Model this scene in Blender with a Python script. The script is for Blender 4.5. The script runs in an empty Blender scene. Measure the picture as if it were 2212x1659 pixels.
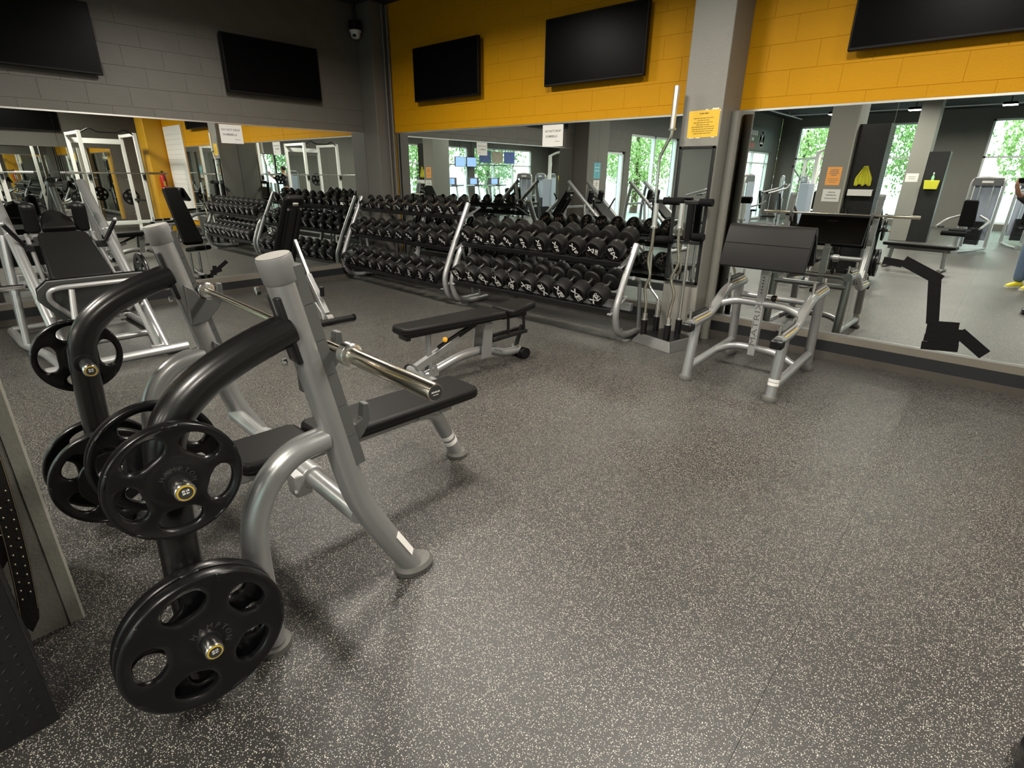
import bpy, bmesh, math, random
from mathutils import Vector, Matrix
random.seed(7)
PI = math.pi
SC = bpy.context.scene
COL = SC.collection

# ------------------------------------------------------------------ camera
CX, CY, CZ = 7.7326, -5.5286, 1.563
YAW, PITCH, ROLL, FPX = -0.72411, 0.3720, 0.01182, 1155.74
fw = Vector((math.sin(YAW)*math.cos(PITCH), math.cos(YAW)*math.cos(PITCH), -math.sin(PITCH)))
rt = Vector((math.cos(YAW), -math.sin(YAW), 0))
up = rt.cross(fw)
r2 = rt*math.cos(ROLL) + up*math.sin(ROLL)
u2 = -rt*math.sin(ROLL) + up*math.cos(ROLL)
cam_d = bpy.data.cameras.new('camera')
cam = bpy.data.objects.new('camera', cam_d); COL.objects.link(cam)
cam_d.sensor_fit = 'HORIZONTAL'; cam_d.sensor_width = 36.0
cam_d.lens = FPX/2212*36.0
cam_d.clip_start = 0.02; cam_d.clip_end = 300
cam.matrix_world = Matrix(((r2.x, u2.x, -fw.x, CX), (r2.y, u2.y, -fw.y, CY), (r2.z, u2.z, -fw.z, CZ), (0, 0, 0, 1)))
SC.camera = cam

# ------------------------------------------------------------------ sky, exposure
SKY_STRENGTH = 5.5
LAMP_W = 92.0
LAMP_GLOW = 22.0
world = bpy.data.worlds.new('sky'); SC.world = world
world.use_nodes = True
bg = world.node_tree.nodes['Background']
bg.inputs['Color'].default_value = (0.86, 0.95, 1.0, 1); bg.inputs['Strength'].default_value = SKY_STRENGTH
SC.view_settings.view_transform = 'Standard'; SC.view_settings.look = 'None'
SC.view_settings.gamma = 1.0; SC.view_settings.use_curve_mapping = False
SC.view_settings.exposure = 0.2
SC.cycles.max_bounces = 14; SC.cycles.glossy_bounces = 10; SC.cycles.transparent_max_bounces = 12
SC.cycles.diffuse_bounces = 5
SC.cycles.sample_clamp_indirect = 4.0
SC.cycles.caustics_reflective = False; SC.cycles.caustics_refractive = False

# ------------------------------------------------------------------ materials
MATS = {}
def mat(name, col, rough=0.5, metal=0.0, bump=0.0, bscale=60, var=0.0, vscale=6, spec=0.5, emit=None, coat=0.0):
    m = bpy.data.materials.new(name); m.use_nodes = True
    nt = m.node_tree; b = nt.nodes['Principled BSDF']
    b.inputs['Base Color'].default_value = (*col, 1); b.inputs['Roughness'].default_value = rough
    b.inputs['Metallic'].default_value = metal; b.inputs['Specular IOR Level'].default_value = spec
    if coat: b.inputs['Coat Weight'].default_value = coat; b.inputs['Coat Roughness'].default_value = 0.15
    tc = nt.nodes.new('ShaderNodeTexCoord')
    if var:
        n = nt.nodes.new('ShaderNodeTexNoise'); n.inputs['Scale'].default_value = vscale; n.inputs['Detail'].default_value = 5
        nt.links.new(tc.outputs['Object'], n.inputs['Vector'])
        mx = nt.nodes.new('ShaderNodeMix'); mx.data_type = 'RGBA'
        mx.inputs[6].default_value = (*[c*(1-var) for c in col], 1); mx.inputs[7].default_value = (*[min(1, c*(1+var)) for c in col], 1)
        nt.links.new(n.outputs['Fac'], mx.inputs[0]); nt.links.new(mx.outputs[2], b.inputs['Base Color'])
    if bump:
        n = nt.nodes.new('ShaderNodeTexNoise'); n.inputs['Scale'].default_value = bscale; n.inputs['Detail'].default_value = 4
        nt.links.new(tc.outputs['Object'], n.inputs['Vector'])
        bp = nt.nodes.new('ShaderNodeBump'); bp.inputs['Strength'].default_value = bump; bp.inputs['Distance'].default_value = 0.004
        nt.links.new(n.outputs['Fac'], bp.inputs['Height']); nt.links.new(bp.outputs['Normal'], b.inputs['Normal'])
    if emit:
        b.inputs['Emission Color'].default_value = (*emit[0], 1); b.inputs['Emission Strength'].default_value = emit[1]
    MATS[name] = m
    return m

mat('paint_grey', (0.135, 0.128, 0.112), 0.55, bump=0.35, bscale=90, var=0.06)
mat('paint_grey_block', (0.128, 0.121, 0.105), 0.5, bump=0.5, bscale=70, var=0.12, vscale=2.5)
mat('paint_orange', (0.60, 0.285, 0.004), 0.6, bump=0.3, bscale=90, var=0.03, spec=0.15)
mat('paint_orange_block', (0.60, 0.285, 0.004), 0.55, bump=0.45, bscale=70, var=0.05, vscale=2.5, spec=0.15)
mat('paint_yellow', (0.62, 0.33, 0.015), 0.4, bump=0.3)
mat('paint_column', (0.20, 0.195, 0.172), 0.5, bump=0.35, bscale=80, var=0.05)
mat('concrete_edge', (0.30, 0.30, 0.26), 0.6, bump=0.4, bscale=60, var=0.1, vscale=14)
mat('ceiling_black', (0.012, 0.013, 0.016), 0.8)
mat('vinyl_black', (0.012, 0.013, 0.015), 0.4)
mat('vinyl_brown', (0.06, 0.053, 0.044), 0.5, var=0.15)
mat('kerb_paint', (0.15, 0.135, 0.11), 0.5, var=0.1)
mat('grey_foot', (0.085, 0.082, 0.075), 0.55)
mat('cap_skirt', (0.17, 0.172, 0.17), 0.5)
mat('cap_top', (0.33, 0.32, 0.295), 0.55)
mat('chrome_bright', (0.9, 0.9, 0.88), 0.34, 1.0)
mat('base_steel', (0.11, 0.11, 0.107), 0.4, 0.5)
mat('channel', (0.75, 0.75, 0.73), 0.3, 1.0)
mat('mirror', (0.80, 0.84, 0.82), 0.0, 1.0)
mat('silver', (0.345, 0.35, 0.35), 0.32, 0.6, bump=0.06, bscale=500, coat=0.25)
mat('silver_light', (0.45, 0.455, 0.45), 0.30, 0.6, coat=0.25)
mat('grey_guard', (0.08, 0.083, 0.081), 0.5, bump=0.1, bscale=300)
mat('grey_cap', (0.22, 0.215, 0.20), 0.5, bump=0.1, bscale=200)
mat('black_tube', (0.008, 0.008, 0.008), 0.28, 0.0, bump=0.08, bscale=600, coat=0.2, spec=0.35)
mat('black_metal', (0.009, 0.009, 0.0095), 0.38, spec=0.4)
mat('black_rubber', (0.0045, 0.0045, 0.005), 0.27, bump=0.04, bscale=200, spec=0.42)
mat('rubber_dull', (0.009, 0.0087, 0.0082), 0.45, bump=0.10, bscale=160, spec=0.24)
mat('rubber_face', (0.004, 0.004, 0.0042), 0.6, spec=0.10)
mat('upholstery', (0.008, 0.0078, 0.0076), 0.44, bump=0.12, bscale=350, var=0.2, vscale=5, spec=0.12)
mat('upholstery_seam', (0.008, 0.008, 0.008), 0.6, spec=0.2)
mat('foam_black', (0.005, 0.005, 0.0055), 0.75, bump=0.2, bscale=300, spec=0.12)
mat('chrome', (0.82, 0.81, 0.78), 0.2, 1.0)
mat('chrome_warm', (0.66, 0.61, 0.50), 0.2, 1.0)
mat('chrome_dark', (0.45, 0.44, 0.42), 0.3, 1.0, bump=0.4, bscale=900)
mat('white_mark', (0.9, 0.89, 0.86), 0.6)
mat('dark_mark', (0.03, 0.03, 0.03), 0.5)
mat('raised_black', (0.03, 0.03, 0.03), 0.35)
mat('yellow_ring', (0.62, 0.42, 0.03), 0.4)
mat('yellow_plastic', (0.75, 0.36, 0.02), 0.4)
mat('tan_plastic', (0.62, 0.36, 0.2), 0.45)
mat('paper_white', (0.78, 0.77, 0.74), 0.6)
mat('paper_grey', (0.62, 0.61, 0.58), 0.6)
mat('paper_yellow', (0.68, 0.43, 0.03), 0.5, var=0.06, vscale=20)
mat('paper_orange', (0.80, 0.34, 0.07), 0.5)
mat('paper_teal', (0.12, 0.38, 0.45), 0.5)
mat('print_brown', (0.20, 0.11, 0.005), 0.6)
mat('print_grey', (0.16, 0.15, 0.15), 0.6)
mat('tv_screen', (0.003, 0.003, 0.0035), 0.3, spec=0.06)
mat('tv_frame', (0.004, 0.004, 0.0045), 0.5, spec=0.2)
mat('tape_black', (0.005, 0.005, 0.006), 0.6, bump=0.4, bscale=40, spec=0.15)
mat('white_paint', (0.80, 0.80, 0.76), 0.35)
mat('white_frame', (0.75, 0.78, 0.76), 0.4)
mat('camera_white', (0.75, 0.75, 0.73), 0.35)
mat('leather', (0.012, 0.011, 0.010), 0.45, bump=0.3, bscale=120)
mat('stud', (0.75, 0.68, 0.50), 0.25, 1.0)
mat('stitch', (0.30, 0.24, 0.14), 0.7)
mat('fire_red', (0.45, 0.01, 0.01), 0.3)
mat('towel_yellow', (0.52, 0.50, 0.03), 0.9, bump=0.6, bscale=250)
mat('clear_green', (0.25, 0.5, 0.3), 0.2)
mat('denim', (0.10, 0.15, 0.24), 0.8, var=0.25, vscale=30)
mat('shirt_grey', (0.05, 0.05, 0.055), 0.8)
mat('skin', (0.52, 0.30, 0.21), 0.5)
mat('hair', (0.03, 0.02, 0.015), 0.6)
mat('shoe_yellow', (0.72, 0.60, 0.03), 0.5)
mat('shoe_white', (0.7, 0.7, 0.66), 0.5)
mat('shroud', (0.36, 0.40, 0.48), 0.4)
mat('leaf', (0.26, 0.44, 0.14), 0.6)
mat('leaf_light', (0.38, 0.55, 0.20), 0.6)
mat('bark', (0.09, 0.06, 0.04), 0.8)
mat('asphalt', (0.32, 0.33, 0.32), 0.85)
mat('lawn', (0.10, 0.20, 0.04), 0.9)
mat('light_lens', (1, 1, 1), 0.4, emit=((1.0, 0.95, 0.86), LAMP_GLOW))
mat('screen_lit', (0.1, 0.2, 0.4), 0.3, emit=((0.35, 0.5, 0.8), 1.2))
mat('poster_blue', (0.08, 0.12, 0.35), 0.5, var=0.6, vscale=8)
mat('poster_tan', (0.42, 0.36, 0.28), 0.5, var=0.4, vscale=8)
mat('wood_tan', (0.55, 0.36, 0.16), 0.5)
mat('treadmill_grey', (0.10, 0.10, 0.105), 0.4)

def glass_mat():
    m = bpy.data.materials.new('window_glass'); m.use_nodes = True; nt = m.node_tree; nt.nodes.clear()
    o = nt.nodes.new('ShaderNodeOutputMaterial'); mx = nt.nodes.new('ShaderNodeMixShader')
    t = nt.nodes.new('ShaderNodeBsdfTransparent'); t.inputs[0].default_value = (0.90, 0.97, 0.94, 1)
    g = nt.nodes.new('ShaderNodeBsdfGlossy'); g.inputs['Roughness'].default_value = 0.02
    lw = nt.nodes.new('ShaderNodeLayerWeight'); lw.inputs[0].default_value = 0.25
    pw = nt.nodes.new('ShaderNodeMath'); pw.operation = 'POWER'; pw.inputs[1].default_value = 4.0; nt.links.new(lw.outputs['Facing'], pw.inputs[0])
    f = nt.nodes.new('ShaderNodeMath'); f.operation = 'MULTIPLY_ADD'; f.inputs[1].default_value = 0.7; f.inputs[2].default_value = 0.03; nt.links.new(pw.outputs[0], f.inputs[0])
    nt.links.new(f.outputs[0], mx.inputs[0]); nt.links.new(t.outputs[0], mx.inputs[1]); nt.links.new(g.outputs[0], mx.inputs[2])
    nt.links.new(mx.outputs[0], o.inputs[0]); MATS['window_glass'] = m
glass_mat()

def floor_mat():
    m = bpy.data.materials.new('speckled_rubber'); m.use_nodes = True; nt = m.node_tree; b = nt.nodes['Principled BSDF']
    N = nt.nodes.new; Lk = nt.links.new
    tc = N('ShaderNodeTexCoord')
    nz = N('ShaderNodeTexNoise'); nz.inputs['Scale'].default_value = 180; nz.inputs['Detail'].default_value = 2
    Lk(tc.outputs['Object'], nz.inputs['Vector'])
    add = N('ShaderNodeVectorMath'); add.operation = 'MULTIPLY_ADD'
    add.inputs[1].default_value = (0.006, 0.006, 0.0); Lk(nz.outputs['Color'], add.inputs[0]); Lk(tc.outputs['Object'], add.inputs[2])
    masks = []
    for sc, th, keep in ((165, 0.25, 0.83), (270, 0.27, 0.80)):
        vo = N('ShaderNodeTexVoronoi'); vo.inputs['Scale'].default_value = sc; vo.voronoi_dimensions = '2D'
        Lk(add.outputs[0], vo.inputs['Vector'])
        lt = N('ShaderNodeMath'); lt.operation = 'LESS_THAN'; lt.inputs[1].default_value = th; Lk(vo.outputs['Distance'], lt.inputs[0])
        sp = N('ShaderNodeSeparateColor'); Lk(vo.outputs['Color'], sp.inputs[0])
        gt = N('ShaderNodeMath'); gt.operation = 'GREATER_THAN'; gt.inputs[1].default_value = keep; Lk(sp.outputs[0], gt.inputs[0])
        ml = N('ShaderNodeMath'); ml.operation = 'MULTIPLY'; Lk(lt.outputs[0], ml.inputs[0]); Lk(gt.outputs[0], ml.inputs[1])
        masks.append(ml)
    mxm = N('ShaderNodeMath'); mxm.operation = 'MAXIMUM'; Lk(masks[0].outputs[0], mxm.inputs[0]); Lk(masks[1].outputs[0], mxm.inputs[1])
    wear = N('ShaderNodeTexNoise'); wear.inputs['Scale'].default_value = 0.9; wear.inputs['Detail'].default_value = 4; Lk(tc.outputs['Object'], wear.inputs['Vector'])
    base = N('ShaderNodeMix'); base.data_type = 'RGBA'; base.inputs[6].default_value = (0.0145, 0.0140, 0.0130, 1); base.inputs[7].default_value = (0.025, 0.0240, 0.0220, 1)
    Lk(wear.outputs['Fac'], base.inputs[0])
    c = N('ShaderNodeMix'); c.data_type = 'RGBA'; c.inputs[7].default_value = (0.46, 0.44, 0.38, 1)
    Lk(base.outputs[2], c.inputs[6]); Lk(mxm.outputs[0], c.inputs[0]); Lk(c.outputs[2], b.inputs['Base Color'])
    rr = N('ShaderNodeMapRange'); rr.inputs[3].default_value = 0.36; rr.inputs[4].default_value = 0.50; Lk(wear.outputs['Fac'], rr.inputs[0]); Lk(rr.outputs[0], b.inputs['Roughness'])
    b.inputs['Specular IOR Level'].default_value = 0.5
    fine = N('ShaderNodeTexNoise'); fine.inputs['Scale'].default_value = 260; fine.inputs['Detail'].default_value = 3; Lk(tc.outputs['Object'], fine.inputs['Vector'])
    bp = N('ShaderNodeBump'); bp.inputs['Strength'].default_value = 0.35; bp.inputs['Distance'].default_value = 0.002
    Lk(fine.outputs['Fac'], bp.inputs['Height']); Lk(bp.outputs['Normal'], b.inputs['Normal'])
    MATS['speckled_rubber'] = m
floor_mat()

# ------------------------------------------------------------------ mesh helpers
def rotm(rx=0, ry=0, rz=0):
    return Matrix.Rotation(rz, 4, 'Z') @ Matrix.Rotation(ry, 4, 'Y') @ Matrix.Rotation(rx, 4, 'X')
def frame_to(d, hint=Vector((0, 0, 1))):
    """matrix whose local Z points along d"""
    z = Vector(d).normalized()
    if abs(z.dot(hint)) > 0.98: hint = Vector((0, 1, 0))
    x = hint.cross(z).normalized(); y = z.cross(x)
    return Matrix(((x.x, y.x, z.x, 0), (x.y, y.y, z.y, 0), (x.z, y.z, z.z, 0), (0, 0, 0, 1)))
def fil(pts, r=0.08, n=6):
    """round the inner corners of a polyline"""
    pts = [Vector(p) for p in pts]; out = [pts[0]]
    for i in range(1, len(pts)-1):
        a, b, c = pts[i-1], pts[i], pts[i+1]
        d1 = (a-b); d2 = (c-b); l = min(r, d1.length*0.48, d2.length*0.48)
        p0 = b + d1.normalized()*l; p2 = b + d2.normalized()*l
        for k in range(n+1):
            t = k/n; out.append(p0*(1-t)**2 + b*2*t*(1-t) + p2*t*t)
    out.append(pts[-1]); return out

class MB:
    def __init__(s): s.v = []; s.f = []
    def raw(s, verts, faces, M=None):
        o = len(s.v)
        s.v += [tuple((M @ Vector(p)) if M else p) for p in verts]
        s.f += [tuple(i+o for i in f) for f in faces]; return s
    def box(s, c, d, M=None, taper=None):
        x, y, z = c; a, b, h = d[0]/2, d[1]/2, d[2]/2
        tx, ty = taper or (1, 1)
        vs = [(x-a, y-b, z-h), (x+a, y-b, z-h), (x+a, y+b, z-h), (x-a, y+b, z-h),
              (x-a*tx, y-b*ty, z+h), (x+a*tx, y-b*ty, z+h), (x+a*tx, y+b*ty, z+h), (x-a*tx, y+b*ty, z+h)]
        return s.raw(vs, [(0, 3, 2, 1), (4, 5, 6, 7), (0, 1, 5, 4), (1, 2, 6, 5), (2, 3, 7, 6), (3, 0, 4, 7)], M)
    def bar(s, p, q, w, h=None, hint=(0, 0, 1)):
        """rectangular bar from p to q"""
        p = Vector(p); q = Vector(q); M = Matrix.Translation((p+q)/2) @ frame_to(q-p, Vector(hint))
        return s.box((0, 0, 0), (w, h or w, (q-p).length), M)
    def lathe(s, prof, M=None, n=24, arc=None):
        vs = []; fs = []; m = len(prof)
        for i in range(n):
            a = 2*PI*i/n; ca, sa = math.cos(a), math.sin(a)
            for r, h in prof: vs.append((r*ca, r*sa, h))
        for i in range(n):
            j = (i+1) % n
            for k in range(m-1): fs.append((i*m+k, j*m+k, j*m+k+1, i*m+k+1))
        if prof[0][0] > 1e-6: fs.append(tuple(i*m for i in reversed(range(n))))
        if prof[-1][0] > 1e-6: fs.append(tuple(i*m+m-1 for i in range(n)))
        return s.raw(vs, fs, M)
    def cyl(s, p, q, r, r2=None, n=16):
        p = Vector(p); q = Vector(q); M = Matrix.Translation(p) @ frame_to(q-p)
        return s.lathe([(r, 0), (r2 if r2 is not None else r, (q-p).length)], M, n)
    def tube(s, pts, r, n=14, rr=None, sq=None):
        pts = [Vector(p) for p in pts]; m = len(pts); rings = []
        x = None; o = len(s.v)
        for i, p in enumerate(pts):
            d = (pts[min(i+1, m-1)] - pts[max(i-1, 0)]).normalized()
            if x is None:
                h = Vector((1, 0, 0)) if abs(d.x) < 0.9 else Vector((0, 1, 0))
                x = (h - d*h.dot(d)).normalized()
            else: x = (x - d*x.dot(d)).normalized()
            y = d.cross(x); ra = rr[i] if rr else r
            ax, ay = (ra, ra) if not sq else (ra*sq[0], ra*sq[1])
            for k in range(n):
                a = 2*PI*k/n; s.v.append(tuple(p + x*(ax*math.cos(a)) + y*(ay*math.sin(a))))
        for i in range(m-1):
            for k in range(n):
                k2 = (k+1) % n
                s.f.append((o+i*n+k, o+i*n+k2, o+(i+1)*n+k2, o+(i+1)*n+k))
        s.f.append(tuple(o+k for k in reversed(range(n)))); s.f.append(tuple(o+(m-1)*n+k for k in range(n)))
        return s
    def prism(s, poly, h, M=None):
        n = len(poly)
        vs = [(x, y, 0) for x, y in poly] + [(x, y, h) for x, y in poly]
        fs = [tuple(reversed(range(n))), tuple(range(n, 2*n))] + [(i, (i+1) % n, n+(i+1) % n, n+i) for i in range(n)]
        return s.raw(vs, fs, M)
    def sphere(s, c, r, n=16, m=10, sc=(1, 1, 1)):
        prof = [(r*math.sin(PI*k/m), -r*math.cos(PI*k/m)) for k in range(m+1)]
        prof[0] = (0, -r); prof[-1] = (0, r)
        return s.lathe(prof, Matrix.Translation(c) @ Matrix.Diagonal((*sc, 1)), n)
    def mesh(s, name):
        me = bpy.data.meshes.new(name); me.from_pydata(s.v, [], s.f); me.update(); return me
    def build(s, name, m, parent=None, bevel=0, seg=2, smooth=40):
        me = s.mesh(name)
        return obj(name, me, m, parent, bevel, seg, smooth)

def obj(name, me, m, parent=None, bevel=0, seg=2, smooth=40):
    if m and not me.materials: me.materials.append(MATS[m])
    if smooth:
        me.polygons.foreach_set('use_smooth', [True]*len(me.polygons)); me.set_sharp_from_angle(angle=math.radians(smooth))
    o = bpy.data.objects.new(name, me); COL.objects.link(o)
    if parent: o.parent = parent
    if bevel:
        b = o.modifiers.new('bevel', 'BEVEL'); b.width = bevel; b.segments = seg; b.limit_method = 'ANGLE'; b.angle_limit = math.radians(35)
        b.harden_normals = False
    return o
def tag(o, label=None, cat=None, group=None, kind=None):
    if label: o['label'] = label
    if cat: o['category'] = cat
    if group: o['group'] = group
    if kind: o['kind'] = kind
    return o
def thing(name, label, cat, loc=(0, 0, 0), rz=0, group=None, rot=None):
    o = bpy.data.objects.new(name, None); COL.objects.link(o); o.empty_display_size = 0.1
    o.location = loc; o.rotation_euler = rot or (0, 0, rz)
    return tag(o, label, cat, group)
def struct(name, mb, m, parent=None, **k):
    o = mb.build(name, m, parent, **k)
    o['kind'] = 'structure'; return o
def copy_tree(o, parent=None):
    c = o.copy(); COL.objects.link(c); c.parent = parent
    for ch in o.children: copy_tree(ch, c)
    return c
TXT = {}
def text_mesh(s, size, align='CENTER', bold=0.0, ext=0.0):
    key = (s, size, align, bold, ext)
    if key in TXT: return TXT[key]
    cu = bpy.data.curves.new('txt', 'FONT'); cu.body = s; cu.size = size; cu.align_x = align; cu.align_y = 'CENTER'
    cu.offset = bold; cu.resolution_u = 2; cu.extrude = ext
    o = bpy.data.objects.new('txt', cu)
    me = bpy.data.meshes.new_from_object(o); bpy.data.objects.remove(o); bpy.data.curves.remove(cu)
    TXT[key] = me; return me
def mesh_into(mb, me, M):
    mb.raw([tuple(v.co) for v in me.vertices], [tuple(p.vertices) for p in me.polygons], M)
def text_on(name, s, size, M, m, parent, bold=0.0, ext=0.0, align='CENTER'):
    mb = MB(); mesh_into(mb, text_mesh(s, size, align, bold, ext), M)
    return mb.build(name, m, parent, smooth=0)
def T(x, y, z): return Matrix.Translation((x, y, z))
FACE_S = Matrix(((1, 0, 0, 0), (0, 0, -1, 0), (0, 1, 0, 0), (0, 0, 0, 1)))      # text readable on a face looking to -Y
FACE_E = Matrix(((0, 0, 1, 0), (1, 0, 0, 0), (0, 1, 0, 0), (0, 0, 0, 1)))       # text readable on a face looking to +X
FACE_N = Matrix(((-1, 0, 0, 0), (0, 0, 1, 0), (0, 1, 0, 0), (0, 0, 0, 1)))      # on a face looking to +Y

# ------------------------------------------------------------------ room shell
XR, YF, ZC = 11.7, -19.4, 3.8
CH, CL = 0.2032, 0.4064           # concrete block course and length
ZT, ZB = 2.1336, 0.24             # mirror top and bottom
fl = struct('floor', MB().box((XR/2, YF/2, -0.06), (XR+0.4, -YF+0.4, 0.10)), 'vinyl_black', smooth=0)
roll_w = 1.2192
x = 7.52 - 7*roll_w; strips = {}
while x < XR:
    a, b = max(x, 0.0), min(x+roll_w, XR)
    if b - a > 0.02:
        MB().box(((a+b)/2, YF/2, -0.004), (b-a-0.0012, -YF, 0.008)).build('rubber_roll', 'speckled_rubber', fl, smooth=0)
    x += roll_w
struct('ceiling', MB().box((XR/2, YF/2, ZC+0.05), (XR+0.4, -YF+0.4, 0.1)), 'ceiling_black', smooth=0)

def wall_with_holes(axis, pos, thick, lo, hi, holes):
    """holes: (a,b,z0,z1) sorted; returns MB of a wall in plane axis"""
    mb = MB()
    def seg(a, b, z0, z1):
        if b-a < 1e-4 or z1-z0 < 1e-4: return
        if axis == 'x': mb.box((pos+thick/2, (a+b)/2, (z0+z1)/2), (abs(thick), b-a, z1-z0))
        else: mb.box(((a+b)/2, pos+thick/2, (z0+z1)/2), (b-a, abs(thick), z1-z0))
    c = lo
    for a, b, z0, z1 in sorted(holes):
        seg(c, a, 0, ZC); seg(a, b, 0, z0); seg(a, b, z1, ZC); c = b
    seg(c, hi, 0, ZC); return mb
HL = [(-7.49, -6.48, 0.0, 2.15), (-10.43, -7.74, 0.05, 2.6), (-18.55, -15.1, 0.05, 2.5)]
HF = [(0.7, 1.9, 0.2, 3.45), (3.55, 4.6, 0.2, 3.45), (6.55, 9.3, 0.2, 3.45)]
HR = [(-17.8, -13.6, 0.1, 2.75), (-13.2, -9.2, 0.1, 2.75)]
JR = 0.0035     # blocks stand this far in front of the wall's mortar plane
wl = struct('wall_left', wall_with_holes('x', -JR, -0.2, YF, 0.0, HL), 'paint_grey', smooth=0)
wb = struct('wall_back', MB().box((XR/2, 0.1+JR, ZC/2), (XR+0.4, 0.2, ZC)), 'paint_orange', smooth=0)
wr = struct('wall_right', wall_with_holes('x', XR, 0.2, YF, 0.0, HR), 'paint_grey', smooth=0)
wf = struct('wall_front', wall_with_holes('y', YF, -0.2, 0.0, XR, HF), 'paint_grey', smooth=0)

# concrete blocks, each its own piece
blk = {}
def block_mesh(w, h, m, side):
    key = (round(w, 3), round(h, 3), m, side)
    if key not in blk:
        e = 0.0013; j = 0.0014; mb = MB()
        # frustum: base on mortar plane, face slightly smaller (painted, rounded joint)
        a, b = w/2-j/2, h/2-j/2
        vs = [(-a, 0, -b), (a, 0, -b), (a, 0, b), (-a, 0, b), (-a, -JR+e, -b), (a, -JR+e, -b), (a, -JR+e, b), (-a, -JR+e, b),
              (-a+e, -JR, -b+e), (a-e, -JR, -b+e), (a-e, -JR, b-e), (-a+e, -JR, b-e)]
        fs = [(8, 9, 10, 11)] + [(i, (i+1) % 4, 4+(i+1) % 4, 4+i) for i in range(4)] + [(4+i, 4+(i+1) % 4, 8+(i+1) % 4, 8+i) for i in range(4)]
        Mt = Matrix.Identity(4) if side == 'back' else Matrix.Rotation(PI/2, 4, 'Z')
        mb.raw(vs, fs, Mt); me = mb.mesh('block'); me.materials.append(MATS[m]); blk[key] = me
    return blk[key]
rb = random.Random(3)
def lay_blocks(parent, side, lo, hi, z0, z1, m, phase=0.0):
    k0 = int(round(z0/CH)) if abs(z0/CH - round(z0/CH)) < 0.02 else z0/CH
    z = z0; row = 0
    # courses are on multiples of the block height
    import math as _m
    while z < z1-0.01:
        nz = min(z1, (_m.floor(z/CH+1e-4)+1)*CH)
        r = int(_m.floor(z/CH+1e-4))
        off = phase + (CL/2 if r % 2 else 0.0)
        a = _m.floor((lo-off)/CL)*CL + off
        while a < hi-0.005:
            s, e = max(a, lo), min(a+CL, hi)
            if e-s > 0.03:
                me = block_mesh(e-s, nz-z, m, side)
                o = bpy.data.objects.new('block', me); COL.objects.link(o); o.parent = parent
                d = rb.uniform(-0.0005, 0.0005)
                o.location = ((s+e)/2, JR+d, (z+nz)/2) if side == 'back' else (-JR-d, (s+e)/2, (z+nz)/2)
            a += CL
        z = nz
lay_blocks(wb, 'back', 0.42, 5.25, ZT+0.012, ZC, 'paint_orange_block', 0.11)
lay_blocks(wb, 'back', 5.62, 9.55, ZT+0.012, ZC, 'paint_orange_block', 0.11)
lay_blocks(wl, 'left', -5.2, -0.285, ZT+0.012, ZC, 'paint_grey_block', 0.13)
lay_blocks(wl, 'left', -6.48, -6.02, 0.0, ZC, 'paint_grey_block', 0.13)
lay_blocks(wl, 'left', -7.74, -7.49, 0.0, 2.6, 'paint_grey_block', 0.13)
lay_blocks(wl, 'left', -7.49, -6.48, 2.15, ZC, 'paint_grey_block', 0.13)

# mirrors: panels glued to the walls, each a piece of its wall
def mirror_panels(parent, side, edges):
    for a, b in zip(edges[:-1], edges[1:]):
        g = 0.0015
        if side == 'back': mb = MB().box(((a+b)/2, 0.001, (ZT+ZB)/2), (b-a-2*g, 0.008, ZT-ZB))
        elif side == 'left': mb = MB().box((-0.001, (a+b)/2, (ZT+ZB)/2), (0.008, b-a-2*g, ZT-ZB))
        else: mb = MB().box((XR-0.004, (a+b)/2, (ZT+ZB)/2), (0.008, b-a-2*g, ZT-ZB))
        o = mb.build('mirror_panel', 'mirror', parent, smooth=0); o['label'] = 'frameless wall mirror panel'
for a_, b_ in ((0.42, 5.25), (5.62, 8.30)):
    MB().box(((a_+b_)/2, JR-0.0006, (ZT+ZB)/2), (b_-a_, 0.001, ZT-ZB)).build('mirror_backing', 'paint_column', wb, smooth=0)
mirror_panels(wb, 'back', [0.42, 1.64, 2.87, 4.10, 5.25])
mirror_panels(wb, 'back', [5.62, 6.86, 8.30])
mirror_panels(wl, 'left', [-5.15, -4.10, -2.85, -1.59, -0.285])
mirror_panels(wr, 'right', [-5.6, -4.4, -3.2, -2.0, -0.8])
# aluminium channels along the mirror edges
n = 1
for a, b in ((0.42, 5.25), (5.62, 8.30)):
    for z in (ZT+0.004, ZB-0.004):
        struct('trim_%d' % n, MB().box(((a+b)/2, -0.004, z), (b-a, 0.014, 0.016)), 'channel', smooth=0); n += 1
for z in (ZT+0.004, ZB-0.004):
    struct('trim_%d' % n, MB().box((0.004, (-5.15-0.285)/2, z), (0.014, 4.865, 0.016)), 'channel', smooth=0); n += 1
# base of the walls: painted kerb, black vinyl band, brown cove strip
for nm, ax, a, b in (('baseboard_back', 'y', 0.36, 5.25), ('baseboard_back_right', 'y', 5.62, XR), ('baseboard_left', 'x', -5.2, -0.285)):
    def kerb(z0, z1, t, m, nmm, par=None):
        if ax == 'y': mb = MB().box(((a+b)/2, -t/2+0.001, (z0+z1)/2), (b-a, t, z1-z0))
        else: mb = MB().box((t/2-0.001, (a+b)/2, (z0+z1)/2), (t, b-a, z1-z0))
        if par is None: return struct(nmm, mb, m, smooth=0)
        return mb.build(nmm, m, par, smooth=0)
    k = kerb(0.165, ZB-0.012, 0.012, 'kerb_paint', nm)
    kerb(0.065, 0.165, 0.020, 'vinyl_black', 'vinyl_band', k)
    kerb(0.0, 0.065, 0.03, 'vinyl_brown', 'cove_strip', k)

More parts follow.
